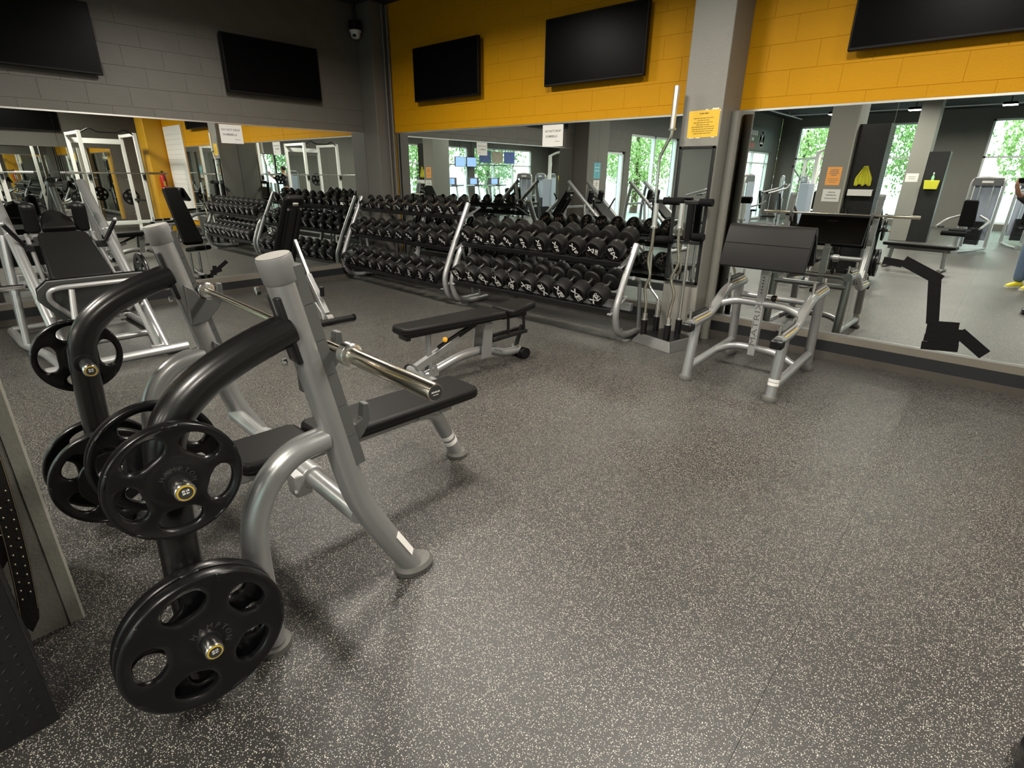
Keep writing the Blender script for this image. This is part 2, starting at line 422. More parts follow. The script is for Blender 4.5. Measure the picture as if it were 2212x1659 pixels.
# corner column with conduits, pillar between the mirrors
cc = struct('wall_corner_column', MB().box((0.178, -0.1425, ZC/2), (0.356, 0.285, ZC)), 'paint_grey', bevel=0.006)
MB().cyl((0.385, -0.10, 0), (0.385, -0.10, ZC-0.02), 0.016).build('conduit', 'paint_grey', cc)
MB().cyl((0.40, -0.03, 0), (0.40, -0.03, ZC-0.02), 0.02).build('conduit', 'paint_grey', cc)
pr = struct('wall_pillar', MB().box((5.435, -0.20, ZC/2), (0.37, 0.40, ZC)), 'paint_column', bevel=0.008)
MB().cyl((5.655, -0.16, 0.0), (5.655, -0.16, 2.12), 0.045, n=20).build('corner_pipe', 'paint_column', pr)
MB().box((5.435, -0.20, 0.03), (0.385, 0.415, 0.06)).build('cove_strip', 'vinyl_brown', pr, smooth=0)
# grey column at the end of the left mirror
struct('wall_left_column', MB().box((0.20, -5.63, ZC/2), (0.40, 0.82, ZC)), 'paint_grey', bevel=0.01)
# near pillar beside the camera with a raw concrete edge
np_ = struct('wall_near_pillar', MB().box((5.30, -5.735, ZC/2), (0.42, 0.62, ZC)), 'paint_column', smooth=0)
MB().prism([(5.505, -5.47), (5.513, -5.468), (5.514, -5.43), (5.508, -5.422), (5.49, -5.4225), (5.49, -5.43)], ZC).build('worn_edge', 'concrete_edge', np_, smooth=0)
struct('wall_far_pillar', MB().box((5.55, -13.2, ZC/2), (0.42, 0.6, ZC)), 'paint_column', bevel=0.01)
struct('wall_yellow_column', MB().box((10.0, -0.22, ZC/2), (0.62, 0.44, ZC)), 'paint_yellow', bevel=0.01)

# windows and doors
def window(n, axis, a, b, z0, z1, pos, mull=(), trans=(), door=False):
    mb = MB(); t = 0.06
    def fr(p0, p1, q0, q1):
        if axis == 'x': mb.box((pos, (p0+p1)/2, (q0+q1)/2), (0.10, p1-p0, q1-q0))
        else: mb.box(((p0+p1)/2, pos, (q0+q1)/2), (p1-p0, 0.10, q1-q0))
    fr(a, a+t, z0, z1); fr(b-t, b, z0, z1); fr(a, b, z1-t, z1); fr(a, b, z0, z0+t)
    for m_ in mull: fr(m_-0.03, m_+0.03, z0, z1)
    for tz in trans: fr(a, b, tz-0.03, tz+0.03)
    w = struct('%s_%d' % ('door' if door else 'window', n), mb, 'white_frame', smooth=0)
    es = [a+t] + sorted(mull) + [b-t]; zs = [z0+t] + sorted(trans) + [z1-t]
    for i in range(len(es)-1):
        for j in range(len(zs)-1):
            c1, c2 = (es[i]+es[i+1])/2, (zs[j]+zs[j+1])/2; d1, d2 = es[i+1]-es[i], zs[j+1]-zs[j]
            g = MB().box((pos, c1, c2), (0.008, d1, d2)) if axis == 'x' else MB().box((c1, pos, c2), (d1, 0.008, d2))
            g.build('pane', 'window_glass', w, smooth=0)
    return w
window(1, 'x', -7.49, -6.48, 0.0, 2.15, -0.1, door=True)
window(2, 'x', -10.43, -7.74, 0.05, 2.6, -0.1, (-9.1,), ())
window(3, 'x', -18.55, -15.1, 0.05, 2.5, -0.1, (-16.8,), (2.1,))
window(4, 'y', 0.7, 1.9, 0.2, 3.45, YF-0.1, (), (2.3,))
window(5, 'y', 3.55, 4.6, 0.2, 3.45, YF-0.1, (), (2.3,))
window(6, 'y', 6.55, 9.3, 0.2, 3.45, YF-0.1, (7.95,), (2.3,))
window(7, 'x', -17.8, -13.6, 0.1, 2.75, XR+0.1, (-16.4, -15.0), (2.0,))
window(8, 'x', -13.2, -9.2, 0.1, 2.75, XR+0.1, (-11.9, -10.5), (2.0,))

# ------------------------------------------------------------------ ceiling lamps
first = None
lamp_data = bpy.data.lights.new('lamp', 'AREA'); lamp_data.shape = 'RECTANGLE'; lamp_data.size = 0.55; lamp_data.size_y = 0.55
lamp_data.energy = LAMP_W; lamp_data.color = (1.0, 0.93, 0.82); lamp_data.spread = math.radians(165)
for iy, y in enumerate((-2.6, -7.0, -11.6, -16.3)):
    for ix, x in enumerate((2.55, 4.75, 6.95, 9.3)):
        t = thing('ceiling_lamp', 'square black high bay ceiling lamp with a bright lens', 'ceiling lamp', (x, y, 3.55), 0, 'high bay lamps in rows under the ceiling')
        MB().box((0, 0, 0.045), (0.36, 0.36, 0.07), taper=(0.8, 0.8)).build('housing', 'black_metal', t, bevel=0.008)
        MB().box((0, 0, 0.004), (0.32, 0.32, 0.008)).build('lens', 'light_lens', t, smooth=0)
        MB().cyl((0, 0, 0.08), (0, 0, 0.249), 0.012).build('stem', 'black_metal', t)
        l = bpy.data.objects.new('lamp_light', lamp_data); COL.objects.link(l); l.parent = t; l.location = (0, 0, -0.012)

# ------------------------------------------------------------------ olympic flat bench (foreground)
TH = math.radians(-3.2)
BV = Vector((math.cos(TH), math.sin(TH), 0)); BU = Vector((-math.sin(TH), math.cos(TH), 0))
BO = BV*5.81 + BU*(-4.3)
bp = thing('bench_press', 'silver olympic bench press with black plate storage arms and flat padded bench', 'weight bench', BO, TH)
UP = [(-0.162, 1.336), (-0.066, 0.851), (0.010, 0.45), (0.094, 0.27), (0.222, 0.03)]
RL = [(-0.075, 0.725), (-0.19, 0.715), (-0.285, 0.645), (-0.345, 0.53), (-0.36, 0.40), (-0.36, 0.03)]
SA = [(-0.145, 1.122), (-0.268, 1.085), (-0.391, 1.03), (-0.479, 0.962), (-0.53, 0.88), (-0.545, 0.76), (-0.56, 0.50), (-0.57, 0.03)]
def yz(pts, x): return [(x, a, b) for a, b in pts]
for sx in (1, -1):
    X = 0.626*sx
    upath = fil(yz(UP, X), 0.10)
    u = MB().tube(upath, 0.047, 20).build('upright', 'silver', bp)
    # silver slanted cap
    d = Vector((0, -0.10, 0.49)).normalized()
    top = Vector((X, -0.162, 1.336))
    cap = MB(); cap.lathe([(0.0475, -0.075), (0.0505, -0.07), (0.0515, -0.02), (0.0515, 0.0), (0.049, 0.004), (0.0, 0.0045)], T(*top) @ frame_to(d), 24)
    cp_ = cap.build('cap', 'cap_skirt', u)
    MB().lathe([(0.0, 0.0046), (0.048, 0.0046), (0.048, 0.006), (0.0, 0.006)], T(*top) @ frame_to(d), 24).build('cap_top', 'cap_top', cp_)
    # front-outer wear guard made of stacked segments
    for k in range(6):
        t0, t1 = k/6, (k+1)/6
        g0 = Vector((X+0.006*sx, -0.128, 1.31)); g1 = Vector((X+0.006*sx, 0.012, 0.60))
        a = g0.lerp(g1, t0+0.0012); b = g0.lerp(g1, t1-0.0012)
        MB().bar(a, b, 0.060, 0.070, hint=(1, 0, 0)).build('wear_guard', 'grey_guard', u, bevel=0.0)
    # bar hooks
    for (hy, hz) in ((-0.025, 1.018), (0.05, 0.735)):
        hk = MB()
        poly = [(-0.09, -0.13), (-0.02, -0.12), (0.04, -0.06), (0.068, -0.015), (0.068, 0.05), (0.045, 0.052), (0.036, 0.0), (0.006, -0.016), (-0.026, -0.010), (-0.05, 0.03), (-0.09, 0.06)]
        M = T(X-0.052*sx-0.018, hy, hz) @ Matrix(((0, 0, 1, 0), (1, 0, 0, 0), (0, 1, 0, 0), (0, 0, 0, 1)))
        hk.prism(poly, 0.036, M); hk.build('bar_hook', 'grey_guard', u, bevel=0.004)
    MB().tube(fil(yz(RL, X), 0.09), 0.043, 18).build('rear_leg', 'silver', bp)
    # rubber feet
    MB().lathe([(0.066, 0), (0.068, 0.02), (0.056, 0.036), (0.0, 0.037)], T(X, 0.240, 0) @ Matrix.Diagonal((1, 1.3, 1, 1)), 24).build('foot', 'grey_foot', bp)
    MB().lathe([(0.060, 0), (0.060, 0.025), (0.0, 0.026)], T(X, -0.36, 0), 24).build('foot', 'grey_foot', bp)
    # storage arm with horns on both sides
    s = MB().tube(fil(yz(SA, X), 0.09), 0.052, 20).build('storage_arm', 'black_tube', bp)
    MB().lathe([(0.062, 0), (0.062, 0.03), (0.0, 0.031)], T(X, -0.572, 0), 24).build('foot', 'black_rubber', s)
    MB().box((0, 0, 0), (0.075, 0.016, 0.22), T(X, -0.158, 1.118) @ rotm(math.radians(11), 0, 0)).build('mounting_plate', 'black_metal', s, bevel=0.006)
    for (py, pz) in ((-0.165, 1.235), (-0.118, 1.0)):
        MB().lathe([(0.013, 0), (0.013, 0.012), (0.0, 0.013)], T(X-0.055, py-0.03, pz) @ Matrix.Rotation(PI/2, 4, 'X'), 6).build('bolt', 'chrome', s, smooth=0)
    for hz_, hy_ in ((0.80, -0.542), (0.277, -0.565)):
        for dx in (1, -1):
            L0 = 0.185
            M = T(X, hy_, hz_) @ Matrix.Rotation(dx*PI/2, 4, 'Y')
            h = MB().lathe([(0.038, 0.045), (0.040, 0.062), (0.024, 0.064), (0.024, L0-0.04)], M, 20).build('plate_horn', 'black_metal', s)
            MB().lathe([(0.0245, L0-0.04), (0.0262, L0-0.035), (0.0262, L0-0.004), (0.0235, L0)], M, 24).build('horn_tip', 'chrome', h)
            MB().lathe([(0.0, L0+0.0005), (0.0205, L0+0.0005), (0.0205, L0+0.0015), (0.0, L0+0.0015)], M, 24).build('emblem_ring', 'yellow_ring', h)
            MB().lathe([(0.0, L0+0.0012), (0.017, L0+0.0012), (0.017, L0+0.0022), (0.0, L0+0.0022)], M, 24).build('emblem_disc', 'dark_mark', h)
            if dx > 0:
                Mt = T(X+L0+0.0026, hy_, hz_) @ FACE_E
                text_on('emblem_text', '45 LB\n20 kg', 0.0075, Mt @ T(0, 0.003, 0), 'white_mark', h, bold=0.0003)
# cross tube, clamps, bench
MB().cyl((-0.63, 0.015, 0.37), (0.63, 0.015, 0.37), 0.036, n=20).build('cross_tube', 'silver', bp)
for sx in (1, -1):
    c = MB(); c.cyl((0.17*sx, 0.015, 0.37), (0.26*sx, 0.015, 0.37), 0.052, n=20)
    c.box((0.215*sx, -0.03, 0.35), (0.085, 0.07, 0.10)); c.build('clamp', 'silver_light', bp, bevel=0.006)
    MB().lathe([(0.012, 0), (0.012, 0.012), (0, 0.013)], T(0.25*sx, -0.06, 0.33) @ Matrix.Rotation(PI/2, 4, 'X'), 6).build('bolt', 'chrome', bp, smooth=0)
MB().bar((0, -0.20, 0.375), (0, 0.95, 0.375), 0.11, 0.05, hint=(1, 0, 0)).build('bench_spine', 'silver', bp, bevel=0.008)
MB().cyl((-0.2, 0.015, 0.37), (0.2, 0.015, 0.37), 0.040, n=16).build('spine_bracket', 'silver', bp)
MB().tube(fil([(0, 0.72, 0.36), (0, 0.84, 0.33), (0, 0.985, 0.03)], 0.1), 0.040, 18).build('front_leg', 'silver', bp)
MB().lathe([(0.060, 0), (0.062, 0.02), (0.050, 0.036), (0.0, 0.037)], T(0, 0.99, 0), 24).build('foot', 'grey_foot', bp)
for k, zz in enumerate((0.105, 0.145)):
    MB().lathe([(0.0405, 0), (0.0415, 0.001), (0.0415, 0.026), (0.0405, 0.027)], T(0, 0.985-0.48*(zz-0.03), zz) @ frame_to((0, -0.145, 0.30)), 18).build('sticker', 'paper_white', bp)
def pad(w0, w1, l, h, name, parent, M, m='upholstery', r=0.02):
    """a tapered cushion lying along +y from 0 to l, top at z=h"""
    mb = MB(); a, b = w0/2, w1/2; c = min(0.03, w0*0.12)
    poly = [(-a+c, 0), (a-c, 0), (a, c), (b, l-c), (b-c, l), (-b+c, l), (-b, l-c), (-a, c)]
    mb.prism(poly, h); 
    o = mb.build(name, m, parent, bevel=r, seg=3); o.matrix_local = M
    mb = MB(); poly2 = [(x*1.008, (y-l/2)*1.006+l/2) for x, y in poly]
    mb.prism(poly2, 0.006, T(0, 0, h*0.32)); mb.build('seam', 'upholstery_seam', o, smooth=0)
    return o
pad(0.285, 0.285, 0.93, 0.06, 'bench_pad', bp, T(0, 0.135, 0.40))
pad(0.285, 0.285, 0.335, 0.06, 'head_pad', bp, T(0, -0.215, 0.40))
MB().box((0, 0.43, 0.394), (0.22, 1.2, 0.012)).build('backing_board', 'black_metal', bp, smooth=0)
# warning label on the near front leg
dl = Vector((0, 0.128, -0.24)).normalized(); nl = Vector((0, 0.24, 0.128)).normalized()
lab = MB().box((0, 0, 0), (0.03, 0.135, 0.002)); 
Ml = Matrix(((1, 0, 0, 0.626), (0, dl.y, nl.y, 0.155), (0, dl.z, nl.z, 0.155), (0, 0, 0, 1))) @ Matrix.Rotation(math.radians(52), 4, 'Y') @ T(0, 0, 0.0478)
lab.v = [tuple(Ml @ Vector(q)) for q in lab.v]; lo_ = lab.build('sticker', 'paper_white', bp, smooth=0)

# barbell on the hooks
bb = thing('barbell', 'long chrome olympic barbell resting on the bench press hooks without plates', 'barbell', BO + BU*(-0.022) + Vector((0, 0, 1.04)) + BV*0.085, TH)
MB().cyl((-0.66, 0, 0), (0.66, 0, 0), 0.0145, n=16).build('shaft', 'chrome_warm', bb)
for sx in (1, -1):
    M = Matrix.Rotation(sx*PI/2, 4, 'Y')
    sl = MB().lathe([(0.0245, 0.65), (0.0245, 0.69), (0.025, 0.70), (0.025, 1.095), (0.023, 1.10), (0.0, 1.1005)], M, 28).build('sleeve', 'chrome_warm', bb)
    MB().lathe([(0.030, 0.648), (0.0385, 0.652), (0.0385, 0.682), (0.030, 0.688)], M, 28).build('collar', 'chrome', sl)
    MB().lathe([(0.0, 1.1008), (0.0205, 1.1008), (0.0205, 1.1018), (0.0, 1.1018)], M, 24).build('end_disc', 'dark_mark', sl)
mk = MB()
for (x_, y_, w_) in ((-0.010, 0.003, 0.008), (-0.001, 0.003, 0.007), (0.008, 0.003, 0.008), (-0.006, -0.005, 0.006), (0.003, -0.005, 0.009)):
    mk.box((x_, y_, 0), (w_, 0.0042 if y_ > 0 else 0.0022, 0.0003), T(1.1023, 0, 0) @ FACE_E)
mk.build('end_print', 'paper_grey', [c for c in bb.children if c.name.startswith('sleeve')][0], smooth=0)

# ------------------------------------------------------------------ weight plates with grip holes
def plate_mesh(R, holes=5, r_in=0.5, r_out=0.80, thick=0.04, hub=0.30, ang=0.36, seg=80):
    """disc along +z (front at z=thick/2) with bean shaped grip holes, raised rim and hub"""
    bm = bmesh.new()
    rad = [0.026/R, 0.10, hub*0.86, hub, r_in-0.06, r_in, (r_in+r_out)/2, r_out, r_out+0.05, 0.93, 0.985, 1.0]
    hts = [0.5, 0.5, 0.5, 0.40, 0.34, 0.34, 0.34, 0.34, 0.36, 0.50, 0.47, 0.36]
    V = {}
    mid = (r_in+r_out)/2; hw = ang*0.72
    nh = seg//holes
    def rr_(k, i):
        r = rad[k]
        if k in (5, 6, 7):
            t_ = abs(((i % nh)/nh) - 0.5)/(int(hw*nh)/nh)
            e_ = max(0.0, 1-t_**2.4)**(1/2.4) if t_ < 1 else 0.0
            r = mid + (rad[k]-mid)*max(e_, 0.12)
        return r
    for sd in (1, -1):
        for k in range(len(rad)):
            for i in range(seg):
                a = 2*PI*i/seg; r = rr_(k, i)
                V[sd, k, i] = bm.verts.new((R*r*math.cos(a), R*r*math.sin(a), sd*thick*hts[k]))
    hole_rings = {5: 0, 6: 1}
    def is_hole(k, i):
        return k in hole_rings and abs((i % nh) + 0.5 - nh/2) < int(hw*nh)
    for k in range(len(rad)-1):
        for i in range(seg):
            j = (i+1) % seg
            if is_hole(k, i): continue
            bm.faces.new((V[1, k, i], V[1, k+1, i], V[1, k+1, j], V[1, k, j]))
            bm.faces.new((V[-1, k, j], V[-1, k+1, j], V[-1, k+1, i], V[-1, k, i]))
    K = len(rad)-1
    for i in range(seg):
        j = (i+1) % seg
        bm.faces.new((V[1, K, i], V[-1, K, i], V[-1, K, j], V[1, K, j]))
        bm.faces.new((V[1, 0, j], V[-1, 0, j], V[-1, 0, i], V[1, 0, i]))
    # walls of the holes
    for k in hole_rings:
        for i in range(seg):
            if not is_hole(k, i): continue
            j = (i+1) % seg
            nb = [((k-1, i), (V[1, k, i], V[1, k, j], V[-1, k, j], V[-1, k, i])), ((k+1, i), (V[1, k+1, j], V[1, k+1, i], V[-1, k+1, i], V[-1, k+1, j])),
                  ((k, (i-1) % seg), (V[1, k+1, i], V[1, k, i], V[-1, k, i], V[-1, k+1, i])), ((k, j), (V[1, k, j], V[1, k+1, j], V[-1, k+1, j], V[-1, k, j]))]
            for (kk, ii), q in nb:
                if not is_hole(kk, ii): bm.faces.new(q)
    for v_ in list(bm.verts):
        if not v_.link_faces: bm.verts.remove(v_)
    bmesh.ops.recalc_face_normals(bm, faces=bm.faces)
    # soften hole outlines
    me = bpy.data.meshes.new('plate'); bm.to_mesh(me); bm.free(); return me
def arc_text(s, r, size, a0, step, z):
    mb = MB()
    for k, ch in enumerate(s):
        a = a0 - k*step
        M = T(r*math.cos(a), r*math.sin(a), z) @ Matrix.Rotation(a-PI/2, 4, 'Z')
        mesh_into(mb, text_mesh(ch, size, ext=0.0012), M)
    return mb
def make_plate(name, R, label, style, thick, group=None, word=True):
    t = thing(name, label, 'weight plate', group=group)
    if style == 'three':
        me = plate_mesh(R, 5, 0.47, 0.83, thick, 0.30, 0.45)
    elif style == 'five':
        me = plate_mesh(R, 5, 0.50, 0.85, thick, 0.40, 0.55)
    else:
        me = plate_mesh(R, 4, 0.46, 0.84, thick, 0.36, 0.50)
    d = obj('disc', me, 'black_rubber', t, bevel=0.0035, seg=2, smooth=50)
    sb = d.modifiers.new('round', 'SUBSURF'); sb.levels = 1; sb.render_levels = 1
    d.modifiers.move(1, 0); d.modifiers.remove(d.modifiers['bevel'])
    MB().lathe([(0.027, -thick*0.52), (0.034, -thick*0.53), (0.034, thick*0.53), (0.027, thick*0.52)], None, 32).build('bushing', 'black_metal', t)
    if word:
        arc_text('HAMPTON', R*0.235, R*0.105, math.radians(205), math.radians(25), thick*0.5+0.0005).build('raised_lettering', 'raised_black', t, smooth=0)
    # raised grips on the rim
    for k in range(5):
        a = 2*PI*k/5
        mb = MB().box((R*0.955, 0, 0), (R*0.06, R*0.24, thick*1.04), Matrix.Rotation(a, 4, 'Z')); mb.build('rim_grip', 'black_rubber', t, bevel=0.006)
    return t
def on_horn(t, x, y, z, spin=0.0):
    t.matrix_world = Matrix.Translation(BO) @ Matrix.Rotation(TH, 4, 'Z') @ T(x, y, z) @ Matrix.Rotation(PI/2, 4, 'Y') @ Matrix.Rotation(spin, 4, 'Z')
t = make_plate('weight_plate', 0.225, 'large black grip plate outermost on the low outer peg, with raised lettering', 'three', 0.040)
on_horn(t, 0.626+0.115, -0.565, 0.277, 0.25)
t2 = copy_tree(t); t2['label'] = 'large black grip plate sandwiched behind the outermost large plate on its low peg'
on_horn(t2, 0.626+0.069, -0.565, 0.277, 0.62)
t = make_plate('weight_plate', 0.165, 'medium black five-spoke plate facing out on the upper peg above the large plates', 'five', 0.036)
on_horn(t, 0.626+0.10, -0.542, 0.80, 0.55)
t2 = copy_tree(t); t2['label'] = 'medium black five-spoke plate on the inner upper peg, behind the outward facing one'
on_horn(t2, 0.626-0.088, -0.542, 0.80, 0.2)
t = make_plate('weight_plate', 0.162, 'medium black four-spoke plate on the upper far peg near the inclined sled machine', 'four', 0.036, word=False)
on_horn(t, -0.626-0.09, -0.545, 0.80, 0.75)
t = make_plate('weight_plate', 0.225, 'large black grip plate on the inner low peg of the far storage arm', 'three', 0.040, word=False)
on_horn(t, -0.626+0.085, -0.565, 0.277, 0.9)
t2 = copy_tree(t); t2['label'] = 'large black grip plate on the outer low peg of the far storage arm'
on_horn(t2, -0.626-0.085, -0.565, 0.277, 0.3)
t = thing('weight_plate', 'mid sized solid black plate stacked against the large plate on the far arm', 'weight plate')
MB().lathe([(0.026, -0.012), (0.10, -0.012), (0.128, -0.010), (0.130, 0.0), (0.128, 0.012), (0.115, 0.014), (0.10, 0.010), (0.045, 0.010), (0.04, 0.014), (0.026, 0.014), (0.026, -0.012)], None, 48).build('disc', 'black_rubber', t)
MB().lathe([(0.027, -0.013), (0.033, -0.013), (0.033, 0.015), (0.027, 0.015)], None, 24).build('bushing', 'black_metal', t)
on_horn(t, -0.626+0.118, -0.565, 0.277)
t = thing('weight_plate', 'small bare grey metal plate outermost on the far inner low peg', 'weight plate')
MB().lathe([(0.026, -0.008), (0.066, -0.008), (0.070, -0.004), (0.070, 0.005), (0.066, 0.008), (0.058, 0.005), (0.036, 0.005), (0.032, 0.008), (0.026, 0.008), (0.026, -0.008)], None, 40).build('disc', 'grey_cap', t)
on_horn(t, -0.626+0.142, -0.565, 0.277)

# ------------------------------------------------------------------ dumbbells and racks
def emblem(mb, s, M):
    """X shaped mark with a foot bar; s = height of the mark"""
    def q(pts): mb.raw([(x*s, y*s, 0) for x, y in pts], [tuple(range(len(pts)))], M)
    q([(-0.52, 0.62), (-0.30, 0.72), (0.02, 0.28), (-0.10, 0.10)])
    q([(0.52, 0.62), (0.10, 0.10), (-0.02, 0.28), (0.30, 0.72)])
    q([(-0.10, 0.18), (0.10, 0.18), (0.06, 0.06), (-0.06, 0.06)])
    q([(-0.06, 0.14), (0.04, 0.06), (-0.34, -0.30), (-0.48, -0.30)])
    q([(0.06, 0.14), (0.48, -0.30), (0.34, -0.30), (-0.04, 0.06)])
    q([(-0.50, -0.34), (0.50, -0.34), (0.50, -0.56), (-0.50, -0.56)])
def make_dumbbell(lb, label, group):
    R = 0.050 + 0.052*min(1.0, (lb/100.0)**0.62) if lb < 55 else 0.0865 + 0.0125*(lb-55)/95
    if lb <= 25: R = 0.052 + lb*0.0009
    hl = 0.045 + 0.00088*lb if lb < 55 else 0.092 + 0.00062*(lb-55)
    g = 0.066
    t = thing('dumbbell', label, 'dumbbell', group=group)
    MB().cyl((0, -g-0.004, 0), (0, g+0.004, 0), 0.0165, n=14).build('handle', 'chrome', t)
    for s in (-1, 1):
        M = T(0, s*g, 0) @ Matrix.Rotation(-s*PI/2, 4, 'X')
        h = MB().lathe([(0.024, -0.006), (0.026, 0.0), (R*0.86, 0.0), (R*0.95, 0.004), (R, 0.014), (R, hl-0.012), (R*0.97, hl-0.004), (R*0.90, hl), (R*0.80, hl), (R*0.785, hl-0.002), (0.0, hl-0.002)], M, 26).build('head', 'rubber_dull', t, smooth=30)
        MB().lathe([(0.0, hl-0.0015), (R*0.78, hl-0.0015), (R*0.78, hl-0.0008), (0.0, hl-0.0008)], M, 26).build('face_disc', 'rubber_face', h, smooth=0)
        big = lb > 100
        mk = MB(); sz = R*(0.78 if big else 0.60)
        ang = rb.choice((0, 0.5, -0.7, 2.6, -2.2, 3.14, 1.2)) + rb.uniform(-0.4, 0.4)
        Mf = T(0, s*(g+hl-0.0003), 0) @ (FACE_S if s < 0 else FACE_N) @ Matrix.Rotation(ang, 4, 'Z')
        emblem(mk, sz, Mf @ T(0, R*0.22, 0))
        mesh_into(mk, text_mesh(str(lb), R*(0.60 if big else 0.50), bold=R*0.016), Mf @ T(0, -R*0.46, 0))
        mk.build('face_mark', 'white_mark', h, smooth=0)
    return t, R, g+hl
TILT = math.radians(25)
ONES = 'zero one two three four five six seven eight nine ten eleven twelve thirteen fourteen fifteen'.split()
TENS = 'x x twenty thirty forty fifty sixty seventy eighty ninety'.split()
def words(n_):
    if n_ >= 100: return ('one hundred' + (' ' + words(n_-100) if n_ > 100 else ''))
    if n_ < 16: return ONES[n_]
    return TENS[n_//10] + ('-'+ONES[n_ % 10] if n_ % 10 else '')
def place_dumbbell(lb, x, yf, zc, rz=0.0, where='', side='corner'):
    t, R, half = make_dumbbell(lb, '%s pound dumbbell on %s, the %s-side one of its pair' % (words(lb), where, side), 'pair of %s pound dumbbells' % words(lb))
    d = Vector((0, math.cos(TILT), math.sin(TILT)))
    c = Vector((x, yf, zc)) + d*half
    t.location = c; t.rotation_euler = (TILT, 0, rz)
    return R
# tier geometry of each rack: front face centre lines measured along the wall
def tier(weights, p0, p1, where, rest):
    n_ = len(weights)
    for i, lb in enumerate(weights):
        f = i/(n_-1); x_ = p0[0]+(p1[0]-p0[0])*f; y_ = p0[1]+(p1[1]-p0[1])*f
        R = 0.05
        # rest: height of the tray line under the front head (so that all dumbbells touch the tray)
        lbR = (0.052+lb*0.0009) if lb <= 25 else (0.050+0.052*min(1.0, (lb/100.0)**0.62) if lb < 55 else 0.0865+0.0125*(lb-55)/95)
        place_dumbbell(lb, x_, y_, rest + lbR/math.cos(TILT)*1.0, 0.0, where, 'corner' if i % 2 == 0 else 'pillar')
pairs = lambda *w: [k for a in w for k in (a, a)]
LT = dict(bot=((0.22, -0.97), (2.38, -1.07), 0.232), mid=((0.22, -0.77), (2.40, -0.88), 0.680), top=((0.24, -0.60), (2.39, -0.69), 1.055))
RT = dict(bot=((2.89, -1.09), (4.88, -1.08), 0.330), mid=((2.88, -0.93), (4.96, -0.95), 0.770))
tier(pairs(5, 10, 15, 20, 25), *LT['top'][:2], 'the three-tier rack', LT['top'][2])
tier(pairs(30, 35, 40, 45, 50), *LT['mid'][:2], 'the three-tier rack', LT['mid'][2])
tier(pairs(55, 60, 65, 70, 75), *LT['bot'][:2], 'the three-tier rack', LT['bot'][2])
tier(pairs(80, 85, 90, 95, 100), *RT['mid'][:2], 'the two-tier rack', RT['mid'][2])
tier(pairs(110, 120, 130, 140, 150), *RT['bot'][:2], 'the two-tier rack', RT['bot'][2])

def rack(name, label, ends, tiers, ztop):
    """ends: ((x,y offset),(x,y offset)); tiers: list of (p0,p1,rest)"""
    t = thing(name, label, 'dumbbell rack', (0, 0, 0))
    for (xe, dy, zt_) in ends:
        ztop = zt_
        prof = [(-0.60+dy+(1.22-ztop)*-0.50, ztop), (-0.90+dy, 0.66), (-1.045+dy, 0.33), (-0.98+dy, 0.10), (-0.80+dy, 0.045), (-0.42+dy, 0.045)]
        u = MB().tube(fil([(xe, a, b) for a, b in prof], 0.11), 0.034, 16).build('upright', 'silver', t)
        MB().lathe([(0.030, 0), (0.030, 0.012), (0, 0.013)], T(xe, prof[0][0], ztop) @ frame_to((0, 0.5, 0.9)), 16).build('end_cap', 'grey_cap', u)
        MB().box((xe, -0.84+dy, 0.006), (0.13, 0.07, 0.012)).build('foot_plate', 'silver', u, bevel=0.002)
        MB().bar((xe, -0.84+dy, 0.01), (xe, -0.905+dy, 0.12), 0.012, 0.05).build('foot_web', 'silver', u, smooth=0)
        MB().lathe([(0.036, 0), (0.036, 0.014), (0, 0.015)], T(xe, -0.46+dy, 0), 16).build('foot', 'grey_foot', u)
        for p0, p1, rest in tiers:
            yy = p0[1] if abs(xe-p0[0]) < abs(xe-p1[0]) else p1[1]
            s = 1 if xe < (p0[0]+p1[0])/2 else -1
            a = Vector((xe+s*0.045, yy+0.02, rest-0.035)); b = a + Vector((0, 0.34*math.cos(TILT), 0.34*math.sin(TILT)))
            MB().bar(a, b, 0.006, 0.05, hint=(1, 0, 0)).build('tray_bracket', 'silver', u, smooth=0)
    xa, xb = ends[0][0]+0.045, ends[1][0]-0.045
    for p0, p1, rest in tiers:
        def ln(x_): f = (x_-p0[0])/(p1[0]-p0[0]); return p0[1]+(p1[1]-p0[1])*f
        for off, h in ((0.03, 0.05), (0.27, 0.05)):
            pa = Vector((xa, ln(xa)+off*math.cos(TILT), rest+off*math.sin(TILT))); pb = Vector((xb, ln(xb)+off*math.cos(TILT), rest+off*math.sin(TILT)))
            d = Vector((0, math.cos(TILT), math.sin(TILT))); nrm = Vector((0, -math.sin(TILT), math.cos(TILT)))
            mb = MB(); w = 0.045
            vs = []
            for p in (pa, pb):
                for (a_, c_) in ((0, 0), (w, 0), (w, -0.006), (0.004, -0.006), (0.004, -h), (0, -h)):
                    vs.append(p + d*a_ + nrm*(c_-0.001))
            k = 6; fs = [tuple(range(k)), tuple(reversed(range(k, 2*k)))] + [(i, k+i, k+(i+1) % k, (i+1) % k) for i in range(k)]
            mb.raw([tuple(q) for q in vs], fs); mb.build('tray_rail', 'black_metal', t, smooth=0)
    xm = (xa+xb)/2
    MB().bar((xa, ln(xa)+0.46, 0.30), (xb, ln(xb)+0.46, 0.30), 0.05, 0.08).build('rear_beam', 'silver', t, bevel=0.004)
    MB().bar((xm, -0.50, 0.30), (xm, -0.30, ztop-0.25), 0.05, 0.05).build('rear_post', 'silver', t, bevel=0.004)
    for (xe, dy, zt_) in ends:
        MB().tube(fil([(xe, -0.74+dy, 0.92 if ztop > 1 else 0.62), (xe, -0.60+dy, 0.86 if ztop > 1 else 0.58), (xe, -0.54+dy, 0.045)], 0.09), 0.020, 12).build('rear_strut', 'silver', t)
    return t
